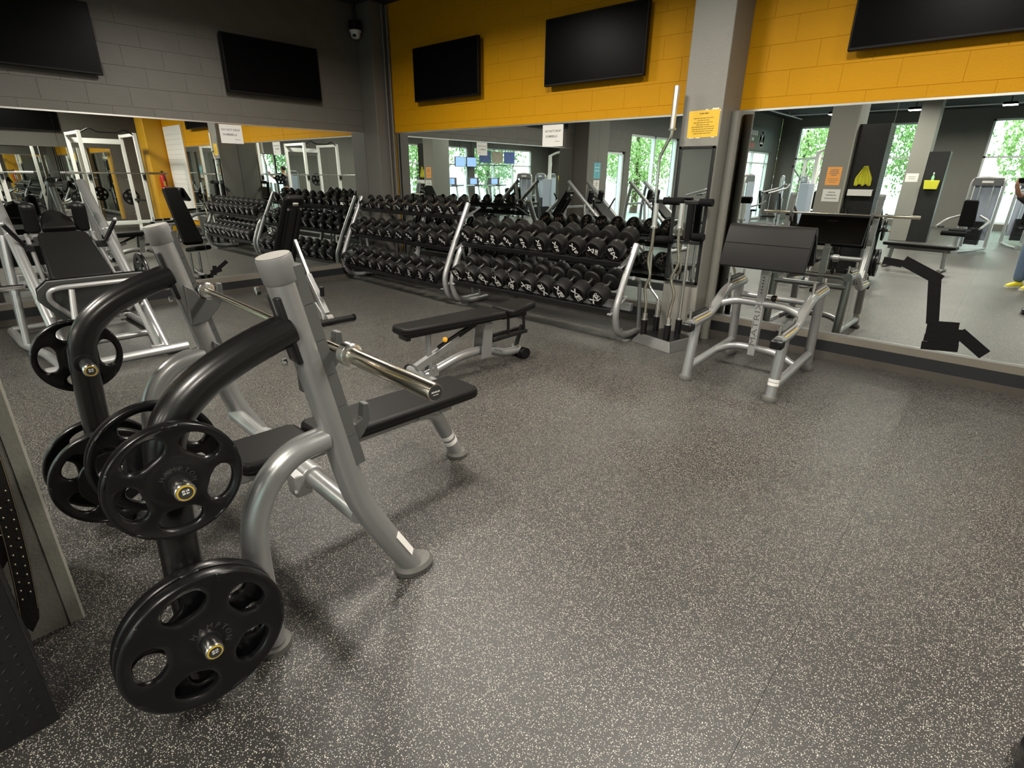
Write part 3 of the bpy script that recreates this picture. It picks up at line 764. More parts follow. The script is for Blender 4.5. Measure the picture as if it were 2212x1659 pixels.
rack('dumbbell_rack', 'three-tier silver dumbbell rack with black trays against the mirrored corner', ((0.09, 0.12, 1.22), (2.60, 0.0, 1.22)),
     [LT['top'], LT['mid'], LT['bot']], 1.22)
rack('dumbbell_rack', 'two-tier silver dumbbell rack holding the biggest dumbbells under the wall sign', ((2.74, 0.0, 0.72), (5.08, 0.02, 0.94)),
     [RT['mid'], RT['bot']], 0.94)

# ------------------------------------------------------------------ pixel helpers (a pixel gives a direction, the plane gives the distance)
def ray_(px, py): return fw + r2*((px-1106.0)/FPX) - u2*((py-829.5)/FPX)
def hit(px, py, ax, val):
    d = ray_(px, py); c = Vector((CX, CY, CZ)); t_ = (val-c[ax])/d[ax]; return c + d*t_
def hy(px, py, Y): return hit(px, py, 1, Y)
def hx(px, py, X): return hit(px, py, 0, X)
def hz(px, py, Z): return hit(px, py, 2, Z)

# ------------------------------------------------------------------ adjustable bench lying flat
ab = thing('adjustable_bench', 'adjustable bench folded flat with black pads beside the dumbbell racks', 'weight bench', (4.60, -2.48, 0), math.radians(-7.0))
pad(0.21, 0.29, 0.98, 0.062, 'back_pad', ab, T(0, -0.72, 0.430))
pad(0.30, 0.22, 0.34, 0.062, 'seat_pad', ab, T(0, 0.30, 0.430) @ rotm(math.radians(6), 0, 0))
MB().box((0, -0.26, 0.415), (0.10, 0.82, 0.03)).build('pad_rail', 'black_metal', ab, bevel=0.004)
MB().box((0, 0.42, 0.412), (0.10, 0.28, 0.03)).build('seat_rail', 'black_metal', ab, bevel=0.004)
MB().box((0, -0.66, 0.41), (0.12, 0.04, 0.05)).build('rail_end', 'black_metal', ab, bevel=0.004)
base = [(0, -0.50, 0.05), (0, -0.33, 0.10), (0, -0.12, 0.155), (0, 0.14, 0.155), (0, 0.33, 0.075), (0, 0.52, 0.075)]
b_ = MB().tube(fil(base, 0.12), 0.038, 18).build('base_tube', 'silver', ab)
MB().cyl((-0.24, -0.50, 0.045), (0.24, -0.50, 0.045), 0.032, n=16).build('front_foot', 'silver', ab)
for sx in (-1, 1):
    MB().cyl((0.24*sx, -0.50, 0.045), (0.265*sx, -0.50, 0.045), 0.036, n=16).build('rubber_end', 'black_rubber', ab)
    MB().prism([(-0.055, 0.10), (0.055, 0.10), (0.075, 0.40), (-0.01, 0.40)], 0.012, T(0.062*sx-0.006, 0.08, 0) @ Matrix(((0, 0, 1, 0), (1, 0, 0, 0), (0, 1, 0, 0), (0, 0, 0, 1)))).build('side_plate', 'silver', ab, smooth=0)
    MB().cyl((0.02*sx, 0.53, 0.05), (0.085*sx, 0.53, 0.05), 0.05, n=20).build('wheel', 'black_rubber', ab)
    MB().prism([(-0.05, 0.03), (0.05, 0.05), (0.03, 0.14), (-0.03, 0.14)], 0.008, T(0.04*sx-0.004, -0.44, 0) @ Matrix(((0, 0, 1, 0), (1, 0, 0, 0), (0, 1, 0, 0), (0, 0, 0, 1)))).build('lug', 'silver', ab, smooth=0)
MB().cyl((-0.05, -0.44, 0.11), (0.05, -0.44, 0.11), 0.012, n=10).build('pivot_pin', 'chrome', ab)
MB().bar((0, -0.58, 0.135), (0, -0.16, 0.305), 0.06, 0.05, hint=(1, 0, 0)).build('adjust_arm', 'silver', ab, bevel=0.004)
MB().bar((0, -0.36, 0.255), (0, 0.02, 0.40), 0.04, 0.03, hint=(1, 0, 0)).build('adjust_slide', 'black_metal', ab, bevel=0.004)
MB().cyl((0, -0.45, 0.20), (0, -0.45, 0.42), 0.022, n=12).build('support_post', 'silver', ab)
MB().cyl((0.02, -0.30, 0.335), (0.10, -0.36, 0.355), 0.010, n=10).build('pull_pin', 'chrome', ab)
MB().lathe([(0.012, 0), (0.02, 0.008), (0.02, 0.022), (0, 0.026)], T(0.10, -0.36, 0.355) @ frame_to((0.08, -0.06, 0.02)), 14).build('pin_knob', 'yellow_plastic', ab)
lk = MB(); lk.bar((0.05, 0.34, 0.40), (0.05, 0.34, 0.25), 0.02); lk.bar((0.05, 0.52, 0.40), (0.05, 0.53, 0.25), 0.02)
lk.bar((0.05, 0.16, 0.235), (0.05, 0.56, 0.255), 0.03); lk.bar((-0.05, 0.16, 0.235), (-0.05, 0.56, 0.255), 0.03); lk.bar((0.0, 0.55, 0.30), (0, 0.47, 0.10), 0.03)
lk.build('seat_linkage', 'black_metal', ab, bevel=0.003)
MB().lathe([(0.02, -0.03), (0.02, 0.03)], T(0, 0.47, 0.115) @ Matrix.Rotation(PI/2, 4, 'Y'), 14).build('pivot_bolt', 'chrome', ab)
text_on('brand_lettering', 'MATRIX', 0.03, T(0.0385, 0.24, 0.125) @ FACE_E @ Matrix.Rotation(math.radians(-22), 4, 'Z'), 'grey_guard', b_)

# ------------------------------------------------------------------ adjustable bench with raised back
rb2 = thing('adjustable_bench', 'adjustable bench with its black backrest raised, standing near the corner', 'weight bench', (1.75, -2.53, 0), math.radians(88))
# local y points to -x of the room (towards the seat), backrest leans towards the camera
def P2(x, y, z): return (x, y, z)
bk = Vector((0, -0.20, 1.31)); bl = Vector((0, 0.33, 0.52)); dirb = (bk-bl)
Mb = Matrix.Translation(bl) @ Matrix(((1, 0, 0, 0), (0, dirb.normalized().y, -dirb.normalized().z*-1*0+dirb.normalized().z, 0), (0, dirb.normalized().z, -dirb.normalized().y, 0), (0, 0, 0, 1)))
pad(0.29, 0.22, dirb.length, 0.065, 'back_pad', rb2, Mb)
MB().box((0, dirb.length*0.5, -0.008), (0.16, dirb.length*0.8, 0.016), Mb).build('backing_board', 'black_metal', rb2, smooth=0)
for xx in (-0.045, 0.045): MB().box((xx, dirb.length*0.5, -0.022), (0.02, dirb.length*0.75, 0.03), Mb).build('pad_rail', 'black_metal', rb2, smooth=0)
for xx in (-0.07, 0.07): MB().lathe([(0.014, 0), (0.014, -0.006), (0, -0.007)], Mb @ T(xx, dirb.length*0.86, -0.016), 12).build('bolt', 'grey_cap', rb2)
MB().box((0, dirb.length*0.93, -0.02), (0.06, 0.03, 0.02), Mb).build('grip', 'grey_cap', rb2, bevel=0.004)
pad(0.30, 0.24, 0.34, 0.062, 'seat_pad', rb2, T(0, 0.36, 0.43) @ rotm(math.radians(10), 0, 0))
bt = [(0, -0.66, 0.05), (0, -0.50, 0.10), (0, -0.30, 0.15), (0, 0.10, 0.15), (0, 0.32, 0.075), (0, 0.55, 0.075)]
MB().tube(fil(bt, 0.12), 0.036, 18).build('base_tube', 'silver', rb2)
MB().cyl((-0.27, -0.68, 0.04), (0.27, -0.68, 0.04), 0.032, n=16).build('front_foot', 'black_metal', rb2)
for sx in (-1, 1):
    MB().lathe([(0.036, -0.012), (0.036, 0.02), (0, 0.022)], T(0.27*sx, -0.68, 0.04) @ Matrix.Rotation(sx*PI/2, 4, 'Y'), 16).build('rubber_end', 'black_rubber', rb2)
    MB().cyl((0.03*sx, 0.55, 0.05), (0.09*sx, 0.55, 0.05), 0.05, n=20).build('wheel', 'black_rubber', rb2)
    MB().prism([(-0.05, 0.10), (0.05, 0.10), (0.07, 0.42), (-0.02, 0.42)], 0.012, T(0.062*sx-0.006, 0.26, 0) @ Matrix(((0, 0, 1, 0), (1, 0, 0, 0), (0, 1, 0, 0), (0, 0, 0, 1)))).build('side_plate', 'silver', rb2, smooth=0)
MB().cyl((-0.035, -0.64, 0.06), (0.035, -0.64, 0.06), 0.046, n=18).build('sleeve', 'grey_cap', rb2)
MB().bar((0, -0.60, 0.11), (0, -0.27, 0.50), 0.055, 0.055, hint=(1, 0, 0)).build('adjust_arm', 'silver_light', rb2, bevel=0.004)
MB().bar((0, -0.30, 0.46), (0, -0.05, 0.86), 0.034, 0.034, hint=(1, 0, 0)).build('adjust_slide', 'chrome_dark', rb2, bevel=0.003)
MB().cyl((0, -0.335, 0.43), (0.0, -0.20, 0.39), 0.009, n=10).build('pull_pin', 'chrome', rb2)
MB().lathe([(0.012, 0), (0.02, 0.008), (0.02, 0.022), (0, 0.026)], T(0, -0.20, 0.39) @ frame_to((0, 0.135, -0.04)), 14).build('pin_knob', 'yellow_plastic', rb2)
MB().cyl((0, -0.52, 0.22), (0, -0.54, 0.33), 0.016, n=12).build('handle_post', 'grey_cap', rb2)
MB().cyl((0, -0.54, 0.30), (0, -0.55, 0.40), 0.024, n=14).build('handle_grip', 'black_rubber', rb2)
MB().prism([(-0.09, 0.05), (0.08, 0.12), (0.06, 0.22), (-0.06, 0.13)], 0.02, T(-0.05, -0.50, 0) @ Matrix(((0, 0, 1, 0), (1, 0, 0, 0), (0, 1, 0, 0), (0, 0, 0, 1)))).build('lug', 'silver', rb2, smooth=0)

# ------------------------------------------------------------------ hack squat machine
def hack(label, loc, rz=PI, plates=True):
    h = thing('hack_squat_machine', label, 'exercise machine', loc, rz)
    slope = math.atan2(1.37, 1.56); ds = Vector((math.cos(slope), 0, math.sin(slope))); nn = Vector((-math.sin(slope), 0, math.cos(slope)))
    for sy in (-1, 1):
        r = MB().cyl((0.0, 0.35*sy, 0.06), (1.58, 0.35*sy, 1.45), 0.043, n=18).build('guide_rail', 'silver', h)
        for k in (0.42, 0.90): MB().lathe([(0.0445, 0), (0.0455, 0.002), (0.0455, 0.016), (0.0445, 0.018)], T(0, 0.35*sy, 0.06) @ T(*(ds*(k*1.6))) @ frame_to(ds), 18).build('rail_band', 'silver_light', r)
        MB().tube(fil([(1.52, 0.35*sy, 1.40), (1.62, 0.38*sy, 0.9), (1.66, 0.42*sy, 0.06)], 0.2), 0.035, 14).build('rear_leg', 'silver', h)
        MB().tube(fil([(0.03, 0.40*sy, 0.05), (0.55, 0.42*sy, 0.05), (1.05, 0.50*sy, 0.05), (1.75, 0.50*sy, 0.05)], 0.1), 0.036, 14).build('base_tube', 'silver', h)
        MB().cyl((0.95, 0.49*sy, 0.06), (1.12, 0.40*sy, 1.02), 0.028, n=14).build('side_strut', 'silver', h)
        for q in (0.02, 1.72): MB().lathe([(0.045, 0), (0.045, 0.014), (0, 0.015)], T(q, 0.46*sy, 0), 16).build('foot', 'grey_foot', h)
    MB().cyl((-0.02, -0.52, 0.05), (-0.02, 0.52, 0.05), 0.038, n=16).build('front_bar', 'silver', h)
    MB().cyl((0.45, -0.36, 0.12), (0.45, 0.36, 0.12), 0.03, n=14).build('cross_bar', 'silver', h)
    MB().cyl((1.66, -0.5, 0.08), (1.66, 0.5, 0.08), 0.03, n=14).build('cross_bar', 'silver', h)
    MB().bar((1.60, -0.36, 0.95), (1.60, 0.36, 0.95), 0.05, 0.05).build('rear_beam', 'silver', h, bevel=0.005)
    # foot plate with tube loop and posts
    fpd = Vector((-0.22, 0, 0.36)).normalized(); fpn = Vector((-fpd.z, 0, fpd.x))
    o0 = Vector((0.36, 0, 0.36))
    Mf = Matrix(((0, fpd.x, fpn.x, o0.x), (1, 0, 0, 0), (0, fpd.z, fpn.z, o0.z), (0, 0, 0, 1)))
    outl = [(-0.26, 0.0), (0.26, 0.0), (0.40, 0.24), (0.40, 0.36), (0.33, 0.44), (-0.33, 0.44), (-0.40, 0.36), (-0.40, 0.24)]
    f_ = MB().prism(outl, 0.016, Mf @ T(0, 0, -0.008)).build('foot_plate', 'grey_guard', h, bevel=0.003)
    MB().prism([(a_*1.01, b_+0.003) for a_, b_ in outl], 0.008, Mf @ T(0, 0, -0.02)).build('edge_trim', 'black_rubber', f_, smooth=0)
    lp = [(-0.20, 0.06), (-0.34, 0.27), (-0.33, 0.37), (-0.25, 0.39), (0.25, 0.39), (0.33, 0.37), (0.34, 0.27), (0.20, 0.06)]
    MB().tube(fil([tuple(Mf @ Vector((a_, b_, 0.030))) for a_, b_ in lp], 0.07), 0.020, 12).build('frame_loop', 'silver_light', f_)
    for yy in (-0.19, 0.19):
        MB().cyl(tuple(Mf @ Vector((yy, 0.37, 0.045))), (0.0, yy*1.5, 0.08), 0.022, n=12).build('support_post', 'silver_light', h)
        MB().box((0.0, yy*1.5, 0.095), (0.05, 0.10, 0.02)).build('bracket', 'silver_light', h, bevel=0.003)
    # sled: pads, shoulder rollers, handles
    def sl(d_, y_, n_): 
        q = Vector((0, 0, 0.06)) + ds*d_ + nn*n_; return Vector((q.x, y_, q.z))
    Ms = lambda d_, n_: T(*sl(d_, 0, n_)) @ Matrix(((0, ds.x, nn.x, 0), (-1, 0, 0, 0), (0, ds.z, nn.z, 0), (0, 0, 0, 1)))
    pad(0.46, 0.37, 0.56, 0.06, 'back_pad', h, Ms(0.86, 0.0))
    hp = MB(); hp.prism([(-0.13, 0), (0.13, 0), (0.115, 0.12), (0.07, 0.21), (0, 0.245), (-0.07, 0.21), (-0.115, 0.12)], 0.065); o = hp.build('head_pad', 'upholstery', h, bevel=0.018, seg=3); o.matrix_local = Ms(1.46, -0.005)
    for sy in (-1, 1):
        a_ = sl(1.50, 0.185*sy, -0.02); b2_ = sl(1.62, 0.185*sy, 0.17)
        s_ = MB().tube([a_, a_.lerp(b2_, 0.5), b2_], 0.058, 16, sq=(1, 1)).build('shoulder_roller', 'foam_black', h, bevel=0.015)
        MB().cyl(sl(1.54, 0.185*sy, -0.04), sl(1.42, 0.185*sy, -0.03), 0.03).build('roller_arm', 'silver', h)
        MB().lathe([(0.058, 0), (0.05, 0.02), (0.03, 0.028), (0, 0.03)], T(*b2_) @ frame_to(b2_-a_), 16).build('roller_cap', 'black_metal', s_)
        MB().cyl(sl(1.30, 0.30*sy, 0.03), sl(1.38, 0.40*sy, 0.20), 0.018, n=12).build('handle_grip', 'black_rubber', h)
        MB().sphere(sl(1.385, 0.405*sy, 0.21), 0.018).build('grip_end', 'silver_light', h)
        MB().cyl(sl(0.75, 0.27*sy, -0.05), sl(1.5, 0.24*sy, -0.05), 0.018, n=12).build('sled_tube', 'silver_light', h)
        MB().box((0, 0, 0), (0.05, 0.14, 0.05), T(*sl(0.85, 0.29*sy, -0.03))).build('sled_bearing', 'black_metal', h, bevel=0.006)
        MB().box((0, 0, 0), (0.06, 0.12, 0.06), T(*sl(1.32, 0.29*sy, -0.03))).build('sled_bearing', 'black_metal', h, bevel=0.006)
        hn = MB().cyl(sl(0.95, 0.40*sy, -0.09), sl(0.95, 0.62*sy, -0.09), 0.024, n=16).build('plate_horn', 'chrome', h)
    MB().bar(sl(1.05, -0.42, -0.09), sl(1.05, 0.42, -0.09), 0.05, 0.05).build('sled_beam', 'silver', h, bevel=0.004)
    return h
HK = hack('silver hack squat machine with black pads and angled rails beside the left mirror', (2.28, -4.48, 0))
q = thing('weight_plate', 'black plate hung on the sled peg of the hack squat machine', 'weight plate')
obj('disc', plate_mesh(0.2, 5, 0.46, 0.80, 0.036, 0.30, 0.40), 'black_rubber', q, smooth=50)
q.matrix_world = T(2.28-0.795, -4.48+0.50, 0.62) @ Matrix.Rotation(-PI/2, 4, 'X')
hack('second silver sled machine standing behind the grey wall column, seen in the mirror', (2.35, -6.85, 0))

# ------------------------------------------------------------------ preacher curl bench
pc = thing('preacher_curl_bench', 'silver preacher curl stand with a wide black arm pad and bar catches', 'weight bench', (6.385, -0.95, 0))
for sx in (-1, 1):
    X = 0.335*sx
    fl_ = MB().cyl((X, -0.50, 0.03), (X, -0.425, 0.47), 0.038, n=18).build('front_leg', 'silver', pc)
    MB().lathe([(0.055, 0), (0.057, 0.02), (0.047, 0.038), (0, 0.039)], T(X, -0.503, 0), 20).build('foot', 'grey_foot', pc)
    MB().cyl((X, 0.475, 0.03), (X, 0.43, 0.66), 0.038, n=18).build('rear_leg', 'silver', pc)
    MB().lathe([(0.055, 0), (0.057, 0.02), (0.047, 0.038), (0, 0.039)], T(X, 0.475, 0), 20).build('foot', 'grey_foot', pc)
    MB().tube([(X, -0.485, 0.10), (X, 0.465, 0.14)], 0.034, 16).build('base_tube', 'silver', pc)
    arm = fil([(X, -0.58, 0.475), (X, -0.20, 0.490), (X, 0.12, 0.675), (X, 0.52, 0.69)], 0.12)
    a_ = MB().tube(arm, 0.040, 18).build('catch_arm', 'silver', pc)
    MB().box((X, -0.585, 0.462), (0.085, 0.085, 0.065)).build('arm_nose', 'black_rubber', a_, bevel=0.012)
    for (y0, y1, z0, z1) in ((-0.53, -0.22, 0.520, 0.533), (0.19, 0.48, 0.722, 0.733)):
        MB().bar((X-0.018, y0, z0+0.012), (X-0.018, y1, z1+0.012), 0.03, 0.05, hint=(1, 0, 0)).build('catch_pad', 'black_rubber', a_, bevel=0.004)
        MB().bar((X+0.012, y0, z0-0.002), (X+0.012, y1, z1-0.002), 0.022, 0.02, hint=(1, 0, 0)).build('catch_strip', 'grey_cap', a_, bevel=0.003)
        MB().bar((X+0.031, y0, z0-0.014), (X+0.031, y1, z1-0.014), 0.006, 0.006, hint=(1, 0, 0)).build('wear_line', 'yellow_ring', a_, bevel=0.002)
        pn = MB().cyl((X-0.005, y0-0.025, z0-0.02), (X-0.005, y0-0.025, z0+0.075), 0.011, n=12).build('stop_pin', 'chrome', a_)
        MB().cyl((X-0.005, y1+0.03, z1-0.01), (X-0.005, y1+0.03, z1+0.06), 0.010, n=12).build('stop_pin', 'chrome', a_)
for zz in (0.118, 0.145):
    MB().lathe([(0.0385, 0), (0.0395, 0.001), (0.0395, 0.022), (0.0385, 0.023)], T(0.335, -0.50+0.17*(zz-0.03), zz) @ frame_to((0, 0.075, 0.44)), 18).build('sticker', 'paper_white', pc)
MB().tube(fil([(-0.335, -0.03, 0.56), (-0.20, 0.0, 0.61), (0.20, 0.0, 0.61), (0.335, -0.03, 0.56)], 0.15), 0.030, 16).build('upper_cross_tube', 'silver', pc)
MB().tube(fil([(-0.335, 0.08, 0.12), (-0.18, 0.06, 0.21), (0.18, 0.06, 0.21), (0.335, 0.08, 0.12)], 0.15), 0.030, 16).build('lower_cross_tube', 'silver', pc)
MB().tube([(-0.33, 0.45, 0.58), (0.33, 0.45, 0.58)], 0.026, 14).build('rear_cross_tube', 'silver', pc)
st = MB().box((0, 0.0, 0.53), (0.060, 0.055, 0.72)).build('stem', 'silver_light', pc, bevel=0.003)
MB().box((0, 0.0, 0.84), (0.048, 0.044, 0.30)).build('height_post', 'chrome_dark', pc, bevel=0.002)
text_on('brand_lettering', 'MATRIX', 0.062, T(0.0, -0.0282, 0.44) @ FACE_S @ Matrix.Rotation(PI/2, 4, 'Z') @ Matrix.Diagonal((1.7, 1, 1, 1)), 'grey_guard', st)
for k in range(6): MB().lathe([(0.006, 0), (0.006, 0.002)], T(0.0, -0.028, 0.70+0.025*k) @ Matrix.Rotation(PI/2, 4, 'X'), 10).build('index_hole', 'dark_mark', st)
MB().cyl((0.03, 0, 0.665), (0.08, 0, 0.665), 0.012, n=12).build('pull_pin', 'chrome', pc)
MB().lathe([(0.014, 0), (0.026, 0.012), (0.026, 0.035), (0.012, 0.042), (0, 0.043)], T(0.075, 0, 0.665) @ Matrix.Rotation(PI/2, 4, 'Y'), 16).build('pin_knob', 'black_rubber', pc)
MB().lathe([(0.012, 0), (0.012, 0.003), (0, 0.004)], T(0.117, 0, 0.665) @ Matrix.Rotation(PI/2, 4, 'Y'), 14).build('knob_cap', 'tan_plastic', pc)
# arm pad: long cushion bent over a rounded top
def arm_pad():
    prof = [(-0.195, 0.915), (-0.095, 1.19), (-0.07, 1.22), (-0.035, 1.228), (-0.005, 1.205), (0.10, 0.96)]
    th_ = 0.052; out = []; pts = [Vector((a, b)) for a, b in prof]
    inn = []
    for i, q in enumerate(pts):
        d = (pts[min(i+1, len(pts)-1)] - pts[max(0, i-1)]).normalized(); nrm = Vector((-d.y, d.x)); inn.append(q - nrm*th_ if nrm.y > 0 or nrm.x < 0 else q - nrm*th_)
    poly = [tuple(q) for q in pts] + [tuple(q) for q in reversed(inn)]
    return MB().prism(poly, 0.63, T(-0.315, 0, 0) @ Matrix(((0, 0, 1, 0), (1, 0, 0, 0), (0, 1, 0, 0), (0, 0, 0, 1))))
p_ = arm_pad().build('arm_pad', 'upholstery', pc, bevel=0.018, seg=3)
MB().box((0, -0.02, 1.02), (0.40, 0.10, 0.012)).build('pad_bracket', 'black_metal', pc, smooth=0)
MB().box((0, -0.02, 1.09), (0.10, 0.07, 0.16)).build('pad_mount', 'black_metal', pc, smooth=0)
for k in range(1):
    f0 = 0.62
    y_ = -0.195+0.10*f0; z_ = 0.915+0.275*f0
    MB().box((0, 0, 0), (0.625, 0.003, 0.004), T(0, y_-0.0012, z_+0.0008)).build('stitch_line', 'upholstery_seam', p_, smooth=0)

# ------------------------------------------------------------------ upright bar holder with bars
bh = thing('bar_holder', 'silver tapered floor stand with four black sockets for curl bars', 'bar rack', (5.45, -0.63, 0), math.radians(-14))
MB().box((0, 0, 0.045), (0.50, 0.46, 0.09), taper=(0.78, 0.76)).build('base', 'base_steel', bh, bevel=0.004)
MB().box((0, 0, 0.0912), (0.37, 0.33, 0.003)).build('top_mat', 'black_rubber', bh, smooth=0)
SOCK = [(5.257, -0.739), (5.285, -0.535), (5.527, -0.772), (5.51, -0.495)]
Mi = (T(5.45, -0.63, 0) @ Matrix.Rotation(math.radians(-14), 4, 'Z')).inverted()
for sx_, sy_ in SOCK:
    p0 = Mi @ Vector((sx_, sy_, 0.085))
    s_ = MB().lathe([(0.032, 0), (0.032, 0.155), (0.0265, 0.155), (0.0265, 0.02), (0.0, 0.02)], T(*p0), 20).build('socket', 'black_rubber', bh)
    MB().lathe([(0.0335, 0.148), (0.0335, 0.158), (0.0265, 0.158)], T(*p0), 20).build('socket_ring', 'chrome', s_)
def curl_bar(label, x, y, zig, ztop, name='curl_bar', flip=1, m='chrome_warm'):
    t = thing(name, label, 'barbell', (x, y, 0.11))
    h = ztop-0.11
    MB().cyl((0, 0, 0), (0, 0, 0.19), 0.0245, n=18).build('lower_sleeve', 'chrome', t)
    pts = [(0, 0, 0.18)] + [(flip*a, 0, b) for a, b in zig] + [(0, 0, h-0.20)]
    MB().tube(fil(pts, 0.045, 4), 0.014, 12).build('shaft', m, t)
    s_ = MB().cyl((0, 0, h-0.21), (0, 0, h), 0.0245, n=20).build('upper_sleeve', 'chrome_bright', t)
    MB().lathe([(0.025, 0), (0.036, 0.004), (0.036, 0.022), (0.025, 0.026)], T(0, 0, h-0.225), 20).build('collar', 'chrome', s_)
    return t
zz1 = [(0.0, 0.28), (-0.035, 0.44), (0.015, 0.56), (-0.03, 0.70), (0.0, 0.86)]
curl_bar('chrome zigzag curl bar in the socket next to the dumbbell rack end', *SOCK[0], zz1, 1.335)
curl_bar('chrome zigzag curl bar in the front socket before the framed mirror', *SOCK[2], [(0.0, 0.26), (0.03, 0.42), (-0.03, 0.56), (0.035, 0.72), (0.0, 0.90)], 1.345, m='chrome_warm')
t = thing('cambered_bar', 'tall bent chrome bar rising above all others in the stand', 'barbell', (SOCK[1][0], SOCK[1][1], 0.11))
MB().cyl((0, 0, 0), (0, 0, 0.27), 0.0245, n=18).build('lower_sleeve', 'chrome', t)
MB().lathe([(0.025, 0), (0.036, 0.004), (0.036, 0.018), (0.025, 0.022)], T(0, 0, 0.262), 20).build('collar', 'chrome', t)
MB().tube(fil([(0, 0, 0.26), (0, 0, 0.30), (-0.125, 0, 0.42), (-0.155, 0, 1.62), (-0.06, 0, 1.80), (-0.055, 0, 1.86)], 0.06, 5), 0.0145, 14).build('shaft', 'chrome', t)
MB().cyl((-0.055, 0, 1.86), (-0.05, 0, 2.21), 0.0245, n=20).build('upper_sleeve', 'chrome_bright', t)
MB().lathe([(0.025, 0), (0.036, 0.004), (0.036, 0.018), (0.025, 0.022)], T(-0.055, 0, 1.85), 20).build('collar', 'chrome', t)
t = thing('multi_grip_bar', 'black padded rectangular multi grip bar stored upright beside the framed mirror', 'barbell', (SOCK[3][0], SOCK[3][1], 0.11))
MB().cyl((0, 0, 0), (0, 0, 0.95), 0.016, n=14).build('pole', 'chrome', t)
f_ = MB(); f_.bar((-0.46, 0, 1.235), (0.16, 0, 1.235), 0.032, 0.032); f_.bar((-0.44, 0, 0.875), (0.10, 0, 0.875), 0.032, 0.032)
f_.build('cross_bars', 'black_metal', t, bevel=0.004)
for xx in (-0.39, -0.02): MB().cyl((xx, 0, 0.89), (xx, 0, 1.22), 0.034 if xx > -0.1 else 0.028, n=16).build('vertical_grip', 'foam_black', t)
for a_, b2, zz in ((-0.30, -0.10, 1.24), (0.06, 0.18, 1.24), (-0.34, -0.16, 0.88), (0.03, 0.14, 0.93)):
    MB().cyl((a_, -0.005, zz), (b2, -0.005, zz), 0.034, n=16).build('roller_pad', 'foam_black', t)

# ------------------------------------------------------------------ televisions
def tv(label, centre, w, h, face, tilt):
    t = thing('television', label, 'television')
    fr_ = MB().box((0, 0, 0), (w, 0.05, h)).build('housing', 'tv_frame', t, bevel=0.006)
    MB().box((0, -0.0255, 0.004), (w-0.03, 0.003, h-0.035)).build('screen', 'tv_screen', t, smooth=0)
    mb = MB(); mb.box((0, 0.055, 0), (0.35, 0.06, 0.25)); mb.build('wall_mount', 'black_metal', t, smooth=0)
    R = Matrix.Identity(4) if face == 'S' else Matrix.Rotation(PI/2, 4, 'Z') if face == 'E' else Matrix.Rotation(-PI/2, 4, 'Z')
    t.matrix_world = T(*centre) @ R @ Matrix.Rotation(tilt, 4, 'X')
    return t
tv('black wall television on the orange wall near the corner column', (1.68, -0.088, 2.835), 1.27, 0.655, 'S', 0.0)
tv('black wall television on the orange wall between the corner television and pillar', (4.01, -0.088, 2.835), 1.27, 0.655, 'S', 0.0)
tv('black wall television on the orange wall past the sign pillar', (7.075, -0.088, 2.845), 1.27, 0.68, 'S', 0.0)
tv('black wall television on the grey block wall next to the security camera', (0.088, -1.64, 2.815), 1.27, 0.645, 'E', 0.0)
tv('black wall television on the grey block wall above the hack squat machine', (0.088, -4.20, 2.84), 1.27, 0.66, 'E', 0.0)
tv('black wall television on the right hand grey wall above its mirror', (XR-0.088, -2.45, 2.84), 1.27, 0.65, 'W', 0.0)

# ------------------------------------------------------------------ paper notices
def paper(name, label, M, w, h, m, lines=None, texts=None, ink='print_grey'):
    t = thing(name, label, 'sign'); t.matrix_world = M
    MB().box((0, 0, 0), (w, h, 0.0012)).build('sheet', m, t, smooth=0)
    if lines:
        mb = MB(); rl = random.Random(len(label))
        for (yc, x0, x1, th_) in lines:
            xx = x0*w
            while xx < x1*w:
                ww = rl.uniform(0.02, 0.055)*w*2; e_ = min(xx+ww, x1*w)
                mb.box(((xx+e_)/2, yc*h, 0.0009), (e_-xx-0.004*w, th_*h, 0.0003)); xx = e_+0.012*w
        mb.build('print', ink, t, smooth=0)
    for tx in (texts or []):
        s_, size, x_, y_, bold = tx
        text_on('print', s_, size, T(x_, y_, 0.001), ink, t, bold=bold)
    return t
sgn = [('DO NOT DROP', 0.033, 0, 0.048, 0.0008), ('DUMBBELLS', 0.033, -0.018, -0.008, 0.0008), ('Thank you', 0.016, 0.07, -0.062, 0.0003)]
paper('paper_sign', 'white paper sign about dumbbells taped to the mirror above the racks', T(3.445, -0.0055, 2.005) @ FACE_S, 0.305, 0.235, 'paper_white', texts=sgn)
paper('paper_sign', 'white paper sign about dumbbells taped to the left wall mirror', T(0.0055, -2.285, 2.015) @ FACE_E, 0.28, 0.22, 'paper_white', texts=sgn)
t = paper('warning_notice', 'yellow laminated notice with dark printed lines taped to the pillar', T(5.46, -0.4015, 2.013) @ FACE_S @ Matrix.Rotation(0.02, 4, 'Z'), 0.285, 0.222, 'paper_yellow', ink='print_brown',
      lines=[(0.38, -0.15, 0.15, 0.045), (0.21, -0.33, 0.33, 0.028), (0.13, -0.20, 0.20, 0.026), (0.05, -0.32, 0.30, 0.028), (-0.03, -0.22, 0.20, 0.026), (-0.11, -0.38, 0.36, 0.030), (-0.19, -0.36, 0.35, 0.028), (-0.27, -0.36, 0.35, 0.028), (-0.35, -0.30, 0.28, 0.028)])
for (x_, y_, w_, h_) in ((0.10, 0.115, 0.06, 0.012), (0.02, 0.112, 0.02, 0.01), (0.143, 0.10, 0.008, 0.014), (-0.10, -0.112, 0.05, 0.008), (-0.04, -0.113, 0.04, 0.007), (0.10, -0.112, 0.03, 0.008)):
    MB().box((x_, y_, 0.0), (w_, h_, 0.0008)).build('torn_paper', 'paper_white', t, smooth=0)
